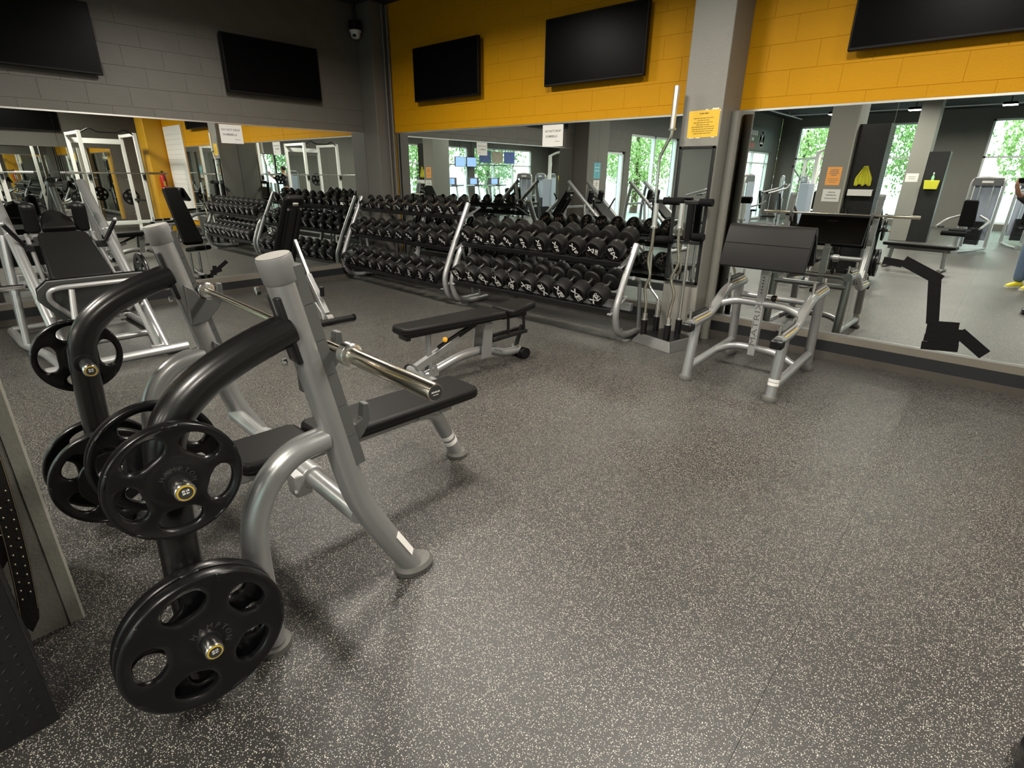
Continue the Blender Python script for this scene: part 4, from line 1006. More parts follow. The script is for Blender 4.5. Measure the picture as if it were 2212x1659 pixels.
lines2 = [(0.34, -0.28, 0.28, 0.05), (0.24, -0.30, 0.30, 0.05), (0.14, -0.34, 0.34, 0.05), (0.04, -0.2, 0.2, 0.05), (-0.15, -0.38, 0.38, 0.03), (-0.25, -0.36, 0.36, 0.03), (-0.35, -0.25, 0.25, 0.03)]
paper('orange_notice', 'bright orange paper notice on the near pillar, seen in the mirror', T(5.31, -5.4225, 1.61) @ FACE_N, 0.22, 0.29, 'paper_orange', lines=lines2)
paper('paper_notice', 'white paper notice below the orange one on the near pillar', T(5.33, -5.4225, 1.30) @ FACE_N, 0.27, 0.20, 'paper_grey', lines=[(0.25, -0.2, 0.2, 0.07), (0.02, -0.3, 0.3, 0.08), (-0.25, -0.35, 0.35, 0.07)])
paper('paper_notice', 'white paper notice on the farther grey pillar, seen in the mirror', T(5.52, -12.898, 1.62) @ FACE_N, 0.28, 0.21, 'paper_grey', lines=[(0.1, -0.3, 0.3, 0.06), (-0.12, -0.25, 0.25, 0.06)])
paper('teal_poster', 'teal poster on the grey column at the end of the left mirror', T(0.402, -5.62, 1.68) @ FACE_E, 0.26, 0.34, 'paper_teal', lines=[(0.2, -0.3, 0.3, 0.05), (0.0, -0.3, 0.3, 0.05)], ink='paper_white')
paper('paper_notice', 'white paper notice below the teal poster', T(0.402, -5.62, 1.37) @ FACE_E, 0.24, 0.22, 'paper_grey', lines=[(0.2, -0.3, 0.3, 0.05), (0.0, -0.3, 0.3, 0.05)])

# framed mirror on the pillar
fm = thing('framed_mirror', 'tall narrow mirror in a black frame hung on the pillar', 'mirror', (5.436, -0.401, 1.205))
fx, fz, b_ = 0.345, 1.25, 0.026
mb = MB()
for sx in (-1, 1):
    mb.box((sx*(fx/2-b_/2), -0.011, 0), (b_, 0.022, fz)); mb.box((0, -0.011, sx*(fz/2-b_/2)), (fx, 0.022, b_))
mb.build('frame', 'black_metal', fm, bevel=0.003)
MB().box((0, -0.004, 0), (fx-2*b_+0.004, 0.006, fz-2*b_+0.004)).build('glass', 'mirror', fm, smooth=0)

# security camera
SCS = 1.35
sc_ = thing('security_camera', 'white dome security camera with a dark hood hanging at the corner column', 'security camera', (0.16, -0.40, 3.40))
MB().cyl((0, 0, 0.16), (0, 0, 0.399), 0.018).build('drop_pipe', 'black_metal', sc_)
MB().lathe([(0.0, 0.165), (0.055, 0.16), (0.062, 0.14), (0.066, 0.05), (0.062, 0.045)], None, 24).build('hood', 'black_metal', sc_)
MB().lathe([(0.0, 0.05), (0.060, 0.05), (0.060, 0.03), (0.05, 0.01), (0.046, -0.03), (0.03, -0.055), (0.0, -0.062)], None, 24).build('body', 'camera_white', sc_)
MB().sphere((0.022, -0.03, -0.025), 0.022).build('lens', 'black_metal', sc_)
sc_.scale = (SCS, SCS, 1.0)

# ------------------------------------------------------------------ black tape stuck on the mirrors
def tape(name, label, side, strips, bits=None):
    t = thing(name, label, 'tape')
    for k, (px0, py0, px1, py1, w) in enumerate(strips):
        a, b = ((hy(px0, py0, 0.0), hy(px1, py1, 0.0)) if side == 'back' else (hx(px0, py0, 0.0), hx(px1, py1, 0.0)))
        c = (a+b)/2; d = (b-a); L_ = d.length
        off = -0.0045-0.0012*k
        if side == 'back': M = T(c.x, off, c.z) @ Matrix.Rotation(-math.atan2(d.z, d.x), 4, 'Y'); mb = MB().box((0, 0, 0), (L_, 0.0012, w), M)
        else: M = T(-off, c.y, c.z) @ Matrix.Rotation(math.atan2(d.z, d.y), 4, 'X'); mb = MB().box((0, 0, 0), (0.0012, L_, w), M)
        mb.build('tape_strip', 'tape_black', t, smooth=0)
    return t
tape('tape_patch', 'jagged black tape strips covering cracks in the right hand mirror', 'back',
     [(1908, 562, 1950, 570, 0.06), (1952, 563, 2032, 606, 0.085), (2020, 596, 2014, 699, 0.085), (2003, 700, 2072, 705, 0.06), (2000, 715, 2078, 722, 0.07), (1996, 728, 2072, 738, 0.06), (1990, 745, 2070, 752, 0.065), (2072, 718, 2127, 766, 0.085)])
tape('tape_patch', 'small arrow shaped black tape on the left wall mirror', 'left', [(456, 594, 490, 564, 0.05), (463, 574, 464, 594, 0.05), (456, 589, 478, 581, 0.06)])

# ------------------------------------------------------------------ tread plate boards on the pillars, with belts and towels
def lugs(mb, M, w, h, s=0.034):
    ny = int(h/s); nx = int(w/s)
    for j in range(ny):
        for i in range(nx):
            x_ = (i+0.5)*s - nx*s/2; y_ = (j+0.5)*s - ny*s/2; a = 0.012; c_ = 0.0042
            dx, dy = (a*0.7, a*0.7) if (i+j) % 2 else (a*0.7, -a*0.7)
            px_, py_ = -dy/a*c_, dx/a*c_
            mb.raw([(x_-dx, y_-dy, 0), (x_+px_, y_+py_, 0), (x_+dx, y_+dy, 0), (x_-px_, y_-py_, 0), (x_, y_, 0.0022)], [(0, 1, 4), (1, 2, 4), (2, 3, 4), (3, 0, 4)], M)
def board(label, x0, x1, y0, y1, h):
    t = thing('tread_plate_board', label, 'wall board', ((x0+x1)/2, (y0+y1)/2, 0))
    MB().box((0, 0, h/2), (x1-x0, y1-y0, h)).build('board', 'black_metal', t, bevel=0.002)
    mb = MB()
    lugs(mb, T((x1-x0)/2+0.0003, 0, h/2) @ FACE_E, y1-y0-0.02, h-0.04)
    lugs(mb, T(0, (y1-y0)/2+0.0003, h/2) @ FACE_N, x1-x0-0.02, h-0.04)
    o = mb.build('tread_lugs', 'black_metal', t, smooth=0); o['kind'] = 'stuff'
    return t
board('tall black diamond tread board standing against the near pillar', 5.514, 5.95, -6.05, -5.578, 2.41)
board('black diamond tread board on the farther pillar, seen in the mirror', 5.77, 6.20, -13.3, -12.9, 2.25)
def belt(label, x, y, z0, z1, w, lean):
    t = thing('lifting_belt', label, 'belt', (x, y, z0))
    n_ = 24; vs = []; fs = []; th_ = 0.006
    for k in range(n_+1):
        f = k/n_; zz = f*(z1-z0)
        ww = w/2*(1 if f > 0.08 else math.sqrt(max(0.0, 1-((0.08-f)/0.08)**2))*0.98+0.02) * (1 + 0.5*max(0, f-0.55))
        yy = lean*math.sin(f*2.2)*0.5; xx = 0.012*math.sin(f*5)
        for (a, b_) in ((-ww, 0), (ww, 0), (ww, th_), (-ww, th_)): vs.append((xx+b_, yy+a, zz))
    for k in range(n_):
        for i in range(4): fs.append((k*4+i, k*4+(i+1) % 4, k*4+4+(i+1) % 4, k*4+4+i))
    fs.append((3, 2, 1, 0)); fs.append(tuple(n_*4+i for i in range(4)))
    MB().raw(vs, fs).build('strap', 'leather', t)
    for s_ in (-1, 1):
        pts = [(0.012*math.sin(k/n_*5)+th_+0.0005, lean*math.sin(k/n_*2.2)*0.5 + s_*w*0.45*(1+0.5*max(0, k/n_-0.55)), k/n_*(z1-z0)) for k in range(2, n_)]
        MB().tube(pts, 0.0011, 6).build('stitching', 'stitch', t)
    for k in range(12):
        for s_ in (-1, 1):
            f = 0.14 + 0.034*k + (0.017 if s_ > 0 else 0)
            MB().sphere((0.012*math.sin(f*5)+th_, lean*math.sin(f*2.2)*0.5 + s_*w*0.22, f*(z1-z0)), 0.0042, 8, 5).build('stud', 'stud', t)
    return t
belt('black leather lifting belt with brass studs hanging by the near pillar', 5.60, -5.566, 0.10, 1.10, 0.05, 0.11)
belt('narrower black leather dip belt hanging behind the studded one', 5.545, -5.575, 0.34, 1.12, 0.045, 0.08)
# belt hook, tray and towel on the board
t = thing('wall_tray', 'grey holder tray fixed to the tread board under the yellow towel', 'shelf', (5.74, -5.575, 1.40))
MB().box((0, 0.05, 0), (0.36, 0.10, 0.012)).build('shelf', 'grey_cap', t, smooth=0)
MB().box((0, 0.101, -0.045), (0.36, 0.006, 0.10)).build('front_panel', 'paper_grey', t, smooth=0)
def towel(label, loc, w, h, seed):
    r_ = random.Random(seed); t = thing('towel', label, 'towel', loc)
    vs = []; fs = []; nx, nz = 12, 14
    for k in range(nz+1):
        for i in range(nx+1):
            f = k/nz; g = i/nx-0.5
            ww = w*(0.25+0.75*min(1, f*1.6)); vs.append((g*ww, 0.03+0.018*math.sin(i*1.9+f*2)+0.006*r_.random(), -f*h*(1+0.06*math.sin(i*1.3))))
    for k in range(nz):
        for i in range(nx): a = k*(nx+1)+i; fs.append((a, a+1, a+nx+2, a+nx+1))
    o = MB().raw(vs, fs).build('cloth', 'towel_yellow', t); sm = o.modifiers.new('thick', 'SOLIDIFY'); sm.thickness = 0.005
    MB().cyl((0, 0.0, -0.01), (0, 0.04, -0.005), 0.006).build('hook', 'chrome', t)
towel('yellow towel hanging from a hook on the near tread board', (5.74, -5.577, 1.77), 0.24, 0.30, 4)
t = thing('wipe_bin', 'yellow plastic bin hung on the farther tread board', 'bin', (5.98, -12.9, 1.45))
MB().box((0, 0.06, 0), (0.28, 0.12, 0.22), taper=(1.15, 1.15)).build('tub', 'towel_yellow', t, bevel=0.01)
t = thing('spray_bottle', 'green spray bottle with a white trigger standing in the yellow bin', 'bottle', (5.98, -12.84, 1.54))
MB().lathe([(0.03, 0), (0.034, 0.01), (0.034, 0.10), (0.012, 0.15), (0.012, 0.17)], None, 16).build('bottle', 'clear_green', t)
MB().box((0, 0.01, 0.19), (0.025, 0.07, 0.04)).build('trigger_head', 'paper_white', t, bevel=0.004)

# ------------------------------------------------------------------ loose plate at the edge of the frame
t = thing('weight_plate', 'black bumper plate lying flat on the open floor by the white rack', 'weight plate', (8.355, -3.78, 0.0))
MB().lathe([(0.026, 0.0), (0.21, 0.0), (0.225, 0.012), (0.225, 0.058), (0.21, 0.07), (0.18, 0.062), (0.09, 0.062), (0.08, 0.07), (0.026, 0.07), (0.026, 0.0)], None, 56).build('disc', 'black_rubber', t)
MB().lathe([(0.0265, 0.001), (0.04, 0.001), (0.04, 0.073), (0.0265, 0.073)], None, 24).build('bushing', 'chrome_dark', t)

# ------------------------------------------------------------------ equipment seen in the mirrors
def power_rack(label, loc, rz=0.0, barlabel=''):
    t = thing('power_rack', label, 'power rack', loc, rz)
    for x_ in (0.0, 1.15):
        for s_ in (-1, 1):
            y_ = 0.56*s_
            MB().box((x_, y_, 1.22), (0.075, 0.075, 2.40)).build('post', 'white_paint', t, bevel=0.004)
            MB().box((x_, y_, 0.01), (0.16, 0.16, 0.02)).build('foot_plate', 'white_paint', t, bevel=0.003)
    for s_ in (-1, 1):
        MB().box((0.575, 0.56*s_, 2.38), (1.08, 0.07, 0.07)).build('side_beam', 'white_paint', t, bevel=0.004)
        MB().box((0.575, 0.56*s_, 0.10), (1.08, 0.07, 0.07)).build('base_beam', 'white_paint', t, bevel=0.004)
        MB().box((0.60, 0.56*s_, 0.85), (1.05, 0.03, 0.05)).build('safety_bar', 'black_metal', t, bevel=0.003)
        MB().box((-0.06, 0.56*s_, 1.42), (0.09, 0.05, 0.12)).build('bar_hook', 'black_metal', t, bevel=0.004)
        for q_ in range(3):
            MB().cyl((1.19, 0.56*s_, 0.45+0.45*q_), (1.45, 0.56*s_, 0.45+0.45*q_), 0.024, n=12).build('plate_horn', 'chrome', t)
    MB().tube(fil([(0.0, -0.56, 2.36), (-0.06, -0.35, 2.48), (-0.06, -0.2, 2.40), (-0.06, 0.2, 2.40), (-0.06, 0.35, 2.48), (0.0, 0.56, 2.36)], 0.05), 0.016, 10).build('pull_up_bar', 'black_metal', t)
    MB().box((1.15, 0, 2.25), (0.07, 1.05, 0.12)).build('header', 'white_paint', t, bevel=0.004)
    MB().box((1.15, 0, 0.25), (0.07, 1.05, 0.07)).build('cross_beam', 'white_paint', t, bevel=0.004)
    MB().box((0.0, 0, 0.36), (0.07, 1.05, 0.07)).build('cross_beam', 'white_paint', t, bevel=0.004)
    R = Matrix.Translation(loc) @ Matrix.Rotation(rz, 4, 'Z')
    b = thing('barbell', barlabel, 'barbell', R @ Vector((-0.085, 0, 1.505)), rz)
    MB().cyl((0, -0.66, 0), (0, 0.66, 0), 0.0145, n=12).build('shaft', 'chrome_dark', b)
    for s_ in (-1, 1):
        MB().cyl((0, 0.66*s_, 0), (0, 1.1*s_, 0), 0.025, n=16).build('sleeve', 'chrome', b)
    return t
power_rack('white power rack nearest the whiteboard, with a black pull-up bar', (8.75, -1.50, 0), 0, 'barbell racked in the white power rack beside the whiteboard')
power_rack('white power rack next to the loose bumper plate', (8.95, -4.15, 0), 0, 'barbell racked in the white power rack by the bumper plate')
k_ = 0
for (px_, py_, pz_) in ((10.17, -0.94, 0.9), (10.17, -2.06, 0.9), (10.37, -3.59, 0.9), (10.37, -4.71, 1.35)):
    q = thing('weight_plate', ['black plate stored on the rear peg nearest the yellow column', 'black plate stored on the first rack, on the peg away from the yellow column', 'black plate stored on the rear peg of the second white rack', 'black plate stored high on the rear peg of the second white rack'][k_], 'weight plate'); k_ += 1
    obj('disc', plate_mesh(0.2, 5, 0.46, 0.80, 0.036, 0.30, 0.40), 'black_rubber', q, smooth=50)
    q.matrix_world = T(px_, py_, pz_) @ Matrix.Rotation(PI/2, 4, 'Y')
# whiteboard, extinguisher
t = thing('whiteboard', 'tall white board with faint handwriting on the orange wall by the yellow column', 'whiteboard', (8.965, -0.012, 1.5))
MB().box((0, 0, 0), (1.25, 0.02, 2.3)).build('panel', 'paper_white', t, bevel=0.003)
mb = MB(); rw = random.Random(9)
for j in range(14):
    xx = -0.5
    while xx < 0.5:
        w_ = rw.uniform(0.03, 0.12); mb.box((xx+w_/2, -0.0105, 0.95-j*0.12), (w_, 0.0008, 0.02)); xx += w_+0.03
mb.build('handwriting', 'paper_grey', t, smooth=0)
t = thing('fire_extinguisher', 'red fire extinguisher hung on the yellow column', 'fire extinguisher', (9.61, -0.25, 1.0))
MB().lathe([(0.0, 0), (0.07, 0.01), (0.075, 0.03), (0.075, 0.40), (0.05, 0.46), (0.02, 0.49), (0.02, 0.52), (0, 0.52)], None, 20).build('tank', 'fire_red', t)
MB().box((-0.01, 0, 0.545), (0.10, 0.03, 0.05)).build('valve', 'black_metal', t, bevel=0.004)
MB().tube(fil([(-0.03, 0.02, 0.53), (-0.09, 0.03, 0.45), (-0.085, 0.03, 0.2)], 0.05), 0.01, 8).build('hose', 'black_rubber', t)
MB().box((-0.076, 0, 0.25), (0.002, 0.07, 0.12)).build('label', 'paper_yellow', t, smooth=0)

def flat_bench(label, loc, rz):
    t = thing('flat_bench', label, 'weight bench', loc, rz)
    pad(0.28, 0.28, 1.15, 0.06, 'pad', t, T(0, -0.57, 0.40))
    MB().bar((0, -0.5, 0.37), (0, 0.5, 0.37), 0.07, 0.05, hint=(1, 0, 0)).build('spine', 'silver', t, bevel=0.005)
    for y_ in (-0.42, 0.42):
        MB().cyl((0, y_, 0.36), (0, y_*1.06, 0.03), 0.036).build('leg', 'silver', t)
        MB().cyl((-0.2, y_*1.06, 0.03), (0.2, y_*1.06, 0.03), 0.03).build('foot_bar', 'grey_cap', t)
flat_bench('flat black bench standing alone behind the foreground bench press, seen in the mirror', (6.60, -7.15, 0), math.radians(-80))

def selector_machine(label, loc, rz, var=0):
    t = thing('weight_machine', label, 'exercise machine', loc, rz)
    # weight stack tower
    W, H_ = 0.62, 1.62
    for s_ in (-1, 1):
        MB().tube(fil([(s_*W/2, 0, 0.03), (s_*W/2, 0, H_), (0, 0, H_+0.02)], 0.14), 0.035, 12).build('tower_tube', 'silver_light', t)
        MB().cyl((s_*0.12, 0, 0.1), (s_*0.12, 0, H_-0.1), 0.012, n=10).build('guide_rod', 'chrome', t)
        MB().tube(fil([(s_*W/2, 0, 0.05), (s_*0.30, 0.9, 0.05), (s_*0.22, 1.35, 0.05)], 0.2), 0.032, 12).build('base_tube', 'silver_light', t)
    MB().box((0, 0, H_-0.08), (W-0.05, 0.08, 0.18)).build('header', 'treadmill_grey', t, bevel=0.01)
    MB().box((0, 0.043, H_-0.08), (0.22, 0.004, 0.05)).build('badge', 'paper_grey', t, smooth=0)
    for k in range(12): MB().box((0, 0, 0.14+k*0.045), (0.30, 0.11, 0.040)).build('stack_plate', 'black_metal', t, smooth=0)
    MB().box((0, -0.06, 0.85), (0.50, 0.01, 1.25)).build('shroud', 'shroud', t, bevel=0.003)
    # seat
    MB().cyl((0, 0.85, 0.05), (0, 0.85, 0.45), 0.035).build('seat_post', 'silver_light', t)
    pad(0.36, 0.34, 0.38, 0.06, 'seat_pad', t, T(0, 0.68, 0.45))
    pad(0.32, 0.28, 0.60, 0.06, 'back_pad', t, T(0, 0.60, 0.55) @ rotm(math.radians(82), 0, 0))
    MB().cyl((0, 0.55, 0.1), (0, 0.55, 1.0), 0.035).build('back_post', 'silver_light', t)
    zz = 1.15 if var % 2 == 0 else 0.55
    for s_ in (-1, 1):
        MB().tube(fil([(s_*0.18, 0.45, zz+0.25), (s_*0.42, 0.55, zz+0.15), (s_*0.42, 1.05, zz)], 0.12), 0.026, 10).build('press_arm', 'silver_light', t)
        MB().cyl((s_*0.42, 1.0, zz), (s_*0.26, 1.08, zz), 0.02).build('grip', 'black_rubber', t)
    if var % 2: MB().cyl((-0.24, 1.15, 0.42), (0.24, 1.15, 0.42), 0.055).build('roller_pad', 'foam_black', t)
    return t
spots = [('silver seated machine nearest the second tread board', 7.15, -11.9, 15, 1), ('silver seated machine behind the one by the tread board', 8.0, -14.0, -10, 0), ('silver seated machine between the far pillar and the left windows', 2.9, -13.0, 60, 0),
         ('silver seated machine in the far corner by the storefront window', 1.5, -15.6, 80, 1), ('silver seated machine in front of the tall far window', 2.6, -17.2, 20, 0), ('silver seated machine beside the glass door', 2.6, -9.2, 90, 0), ('silver seated machine under the hung posters', 9.2, -16.3, -90, 1)]
for lb_, x_, y_, a_, v_ in spots: selector_machine(lb_, (x_, y_, 0), math.radians(a_), v_)

def cable_tower(label, loc, rz):
    t = thing('cable_machine', label, 'exercise machine', loc, rz)
    for s_ in (-1, 1):
        MB().box((s_*0.55, 0, 1.12), (0.10, 0.10, 2.2)).build('column', 'white_paint', t, bevel=0.006)
        MB().box((s_*0.55, -0.22, 0.75), (0.26, 0.22, 1.4)).build('shroud', 'shroud', t, bevel=0.01)
        MB().box((s_*0.55, 0, 0.03), (0.16, 0.9, 0.06)).build('foot', 'white_paint', t, bevel=0.006)
        MB().tube(fil([(s_*0.55, 0.02, 1.5), (s_*0.62, 0.3, 1.75), (s_*0.66, 0.5, 1.95)], 0.1), 0.03, 10).build('pulley_arm', 'silver_light', t)
        MB().lathe([(0.06, -0.015), (0.06, 0.015)], T(s_*0.66, 0.52, 1.98) @ Matrix.Rotation(PI/2, 4, 'Y'), 18).build('pulley', 'black_metal', t)
        MB().cyl((s_*0.66, 0.56, 1.95), (s_*0.64, 0.58, 1.25), 0.004, n=6).build('cable', 'black_metal', t)
    MB().tube(fil([(-0.55, 0, 2.2), (-0.3, 0.05, 2.32), (0.3, 0.05, 2.32), (0.55, 0, 2.2)], 0.2), 0.035, 12).build('top_beam', 'white_paint', t)
    return t
cable_tower('white double column cable machine in the middle of the far floor', (4.2, -10.6, 0), math.radians(200))
cable_tower('white tall cable machine in the corner by the storefront window', (1.9, -18.2, 0), math.radians(20))
def treadmill(label, loc, rz):
    t = thing('treadmill', label, 'treadmill', loc, rz)
    MB().box((0, 0.1, 0.11), (0.80, 1.9, 0.18)).build('deck', 'treadmill_grey', t, bevel=0.02)
    MB().box((0, 0.0, 0.203), (0.52, 1.6, 0.006)).build('belt', 'black_rubber', t, smooth=0)
    for s_ in (-1, 1):
        MB().tube(fil([(s_*0.38, 0.75, 0.2), (s_*0.38, 0.95, 1.1), (s_*0.36, 0.45, 1.12)], 0.12), 0.035, 10).build('upright', 'silver_light', t)
    MB().box((0, 0.92, 1.25), (0.72, 0.10, 0.38), rotm(0.0)).build('console', 'treadmill_grey', t, bevel=0.02)
    MB().box((0, 0.866, 1.28), (0.42, 0.006, 0.24)).build('screen', 'screen_lit', t, smooth=0)
for i_, y_ in enumerate((-10.2, -11.6, -13.0, -14.4)):
    treadmill(['treadmill by the right windows, nearest the white racks', 'second treadmill from the white racks along the right windows', 'third treadmill from the white racks along the right windows', 'treadmill below the hung posters at the far end of its row'][i_], (10.3, y_, 0), -PI/2)
# storefront sign panel above the far left window
t = thing('sign_panel', 'dark sign panel with a runner emblem and red and white lettering above the storefront window', 'sign', (0.02, -16.8, 2.92))
MB().box((0, 0, 0), (0.03, 3.3, 0.78)).build('board', 'treadmill_grey', t, bevel=0.004)
MB().lathe([(0.26, 0), (0.28, 0), (0.28, 0.003), (0.26, 0.003), (0.26, 0)], T(0.0155, -0.4, 0.0) @ FACE_E, 32).build('ring', 'paper_grey', t, smooth=0)
mk = MB(); emblem(mk, 0.3, T(0.018, -0.4, 0) @ FACE_E); mk.build('emblem', 'paper_white', t, smooth=0)
mk = MB()
for (y_, z_, w_, h_) in ((0.20, 0.18, 0.14, 0.16), (0.38, 0.18, 0.14, 0.16), (0.56, 0.18, 0.14, 0.16), (0.74, 0.18, 0.14, 0.16), (0.92, 0.18, 0.14, 0.16), (0.5, -0.03, 0.10, 0.10), (0.62, -0.03, 0.10, 0.10)):
    mk.box((y_, z_, 0.0165), (w_, h_, 0.002), FACE_E)
mk.build('lettering', 'paper_white', t, smooth=0)
mk = MB()
for (y_, w_) in ((0.36, 0.12), (0.54, 0.16), (0.74, 0.12), (0.90, 0.12)): mk.box((y_, -0.24, 0.0165), (w_, 0.16, 0.002), FACE_E)
mk.build('lettering', 'fire_red', t, smooth=0)
# posters and screens hanging before the right windows
for i_, (y_, m_) in enumerate(((-15.6, 'poster_blue'), (-14.75, 'poster_tan'), (-13.9, 'poster_blue'))):
    t = thing('poster', ['blue printed poster hung furthest along the right window', 'tan printed poster hung between two blue ones', 'blue printed poster hung next to the hanging screens'][i_], 'poster', (11.3, y_, 2.35))
    MB().box((0, 0, 0), (0.01, 0.78, 0.52)).build('print', m_, t, smooth=0)
    MB().cyl((0, -0.3, 0.26), (0, -0.3, 1.449), 0.004, n=6).build('wire', 'black_metal', t)
    MB().cyl((0, 0.3, 0.26), (0, 0.3, 1.449), 0.004, n=6).build('wire', 'black_metal', t)
for i_, y_ in enumerate((-12.9, -12.2)):
    t = thing('hanging_screen', ['lit screen hung from the ceiling beside the blue poster', 'lit screen hung from the ceiling beside another screen'][i_], 'television', (11.2, y_, 2.1))
    MB().box((0, 0, 0), (0.05, 0.62, 0.42)).build('housing', 'tv_frame', t, bevel=0.005)
    MB().box((-0.0265, 0, 0), (0.003, 0.58, 0.38)).build('screen', 'screen_lit', t, smooth=0)
    MB().cyl((0, 0, 0.21), (0, 0, 1.699), 0.015, n=8).build('pole', 'black_metal', t)
t = thing('sprinkler_pipe', 'thin white sprinkler pipe running under the black ceiling', 'pipe', (0, 0, 0))
MB().cyl((0.8, -19.0, 3.70), (0.8, -0.6, 3.70), 0.025, n=10).build('main', 'white_paint', t)
MB().cyl((0.8, -17.4, 3.70), (11.0, -17.4, 3.70), 0.02, n=10).build('branch', 'white_paint', t)
for y_ in (-17.4, -9.0, -2.0): MB().cyl((0.8, y_, 3.70), (0.8, y_, 3.80), 0.012, n=8).build('hanger', 'white_paint', t)

# ------------------------------------------------------------------ the photographer, seen only in the mirror
FD = Vector((math.sin(YAW), math.cos(YAW), 0)); SDv = Vector((FD.y, -FD.x, 0))
PB = Vector((8.17, -6.02, 0))
def pp(s_, f_, z_): return tuple(SDv*s_ + FD*f_ + Vector((0, 0, z_)))
def skin(name, verts, edges, radii, m, parent, root=0, sub=2):
    me = bpy.data.meshes.new(name); me.from_pydata(verts, edges, []); me.update()
    o = bpy.data.objects.new(name, me); COL.objects.link(o); o.parent = parent
    me.materials.append(MATS[m])
    sk = o.modifiers.new('skin', 'SKIN'); sk.use_smooth_shade = True
    lay = me.skin_vertices[0].data
    for i, r in enumerate(radii): lay[i].radius = r if isinstance(r, tuple) else (r, r); lay[i].use_root = (i == root)
    ss = o.modifiers.new('sub', 'SUBSURF'); ss.levels = sub; ss.render_levels = sub
    return o
pe = thing('person', 'person in blue jeans, dark top and yellow shoes holding up a phone', 'person', PB)
camL = Vector((CX, CY, CZ)) - PB
def cl(s_, f_, z_): return tuple(camL + SDv*s_ + FD*f_ + Vector((0, 0, z_)))
V_ = [pp(0, 0, 0.95), pp(0, 0.01, 1.12), pp(0, 0.02, 1.30), pp(0, 0.0, 1.44), pp(0, 0.02, 1.52), pp(0, 0.05, 1.60), pp(0, 0.05, 1.70), pp(0, 0.04, 1.77),
      pp(0.17, 0.0, 1.42), pp(0.24, 0.12, 1.22), cl(0.13, -0.14, -0.16), cl(0.10, -0.05, -0.06), cl(0.085, -0.03, 0.0),
      pp(-0.17, 0.0, 1.42), pp(-0.24, 0.12, 1.22), cl(-0.13, -0.14, -0.16), cl(-0.10, -0.05, -0.06), cl(-0.085, -0.03, 0.0),
      pp(0.09, 0.0, 0.88), pp(0.11, 0.03, 0.50), pp(0.12, 0.0, 0.10), pp(-0.09, 0.0, 0.88), pp(-0.11, 0.03, 0.50), pp(-0.12, 0.0, 0.10)]
E_ = [(0, 1), (1, 2), (2, 3), (3, 4), (4, 5), (5, 6), (6, 7), (3, 8), (8, 9), (9, 10), (10, 11), (11, 12), (3, 13), (13, 14), (14, 15), (15, 16), (16, 17), (0, 18), (18, 19), (19, 20), (0, 21), (21, 22), (22, 23)]
R_ = [(0.15, 0.11), (0.14, 0.10), (0.155, 0.11), (0.13, 0.09), 0.055, 0.075, 0.085, 0.055, 0.065, 0.05, 0.034, 0.028, 0.03, 0.065, 0.05, 0.034, 0.028, 0.03, 0.09, 0.062, 0.045, 0.09, 0.062, 0.045]
skin('body', V_, E_, R_, 'skin', pe)
skin('top', [pp(0, 0, 0.93), pp(0, 0.01, 1.12), pp(0, 0.02, 1.30), pp(0, 0.0, 1.44), pp(0.17, 0.0, 1.42), pp(0.235, 0.11, 1.24), cl(0.15, -0.20, -0.20), pp(-0.17, 0.0, 1.42), pp(-0.235, 0.11, 1.24), cl(-0.15, -0.20, -0.20)],
     [(0, 1), (1, 2), (2, 3), (3, 4), (4, 5), (5, 6), (3, 7), (7, 8), (8, 9)], [(0.175, 0.13), (0.16, 0.12), (0.175, 0.13), (0.14, 0.10), 0.08, 0.065, 0.05, 0.08, 0.065, 0.05], 'shirt_grey', pe)
skin('jeans', [pp(0, 0, 0.98), pp(0.09, 0.0, 0.86), pp(0.115, 0.03, 0.50), pp(0.125, 0.0, 0.07), pp(-0.09, 0.0, 0.86), pp(-0.115, 0.03, 0.50), pp(-0.125, 0.0, 0.07)],
     [(0, 1), (1, 2), (2, 3), (0, 4), (4, 5), (5, 6)], [(0.165, 0.125), 0.115, 0.085, 0.075, 0.115, 0.085, 0.075], 'denim', pe)
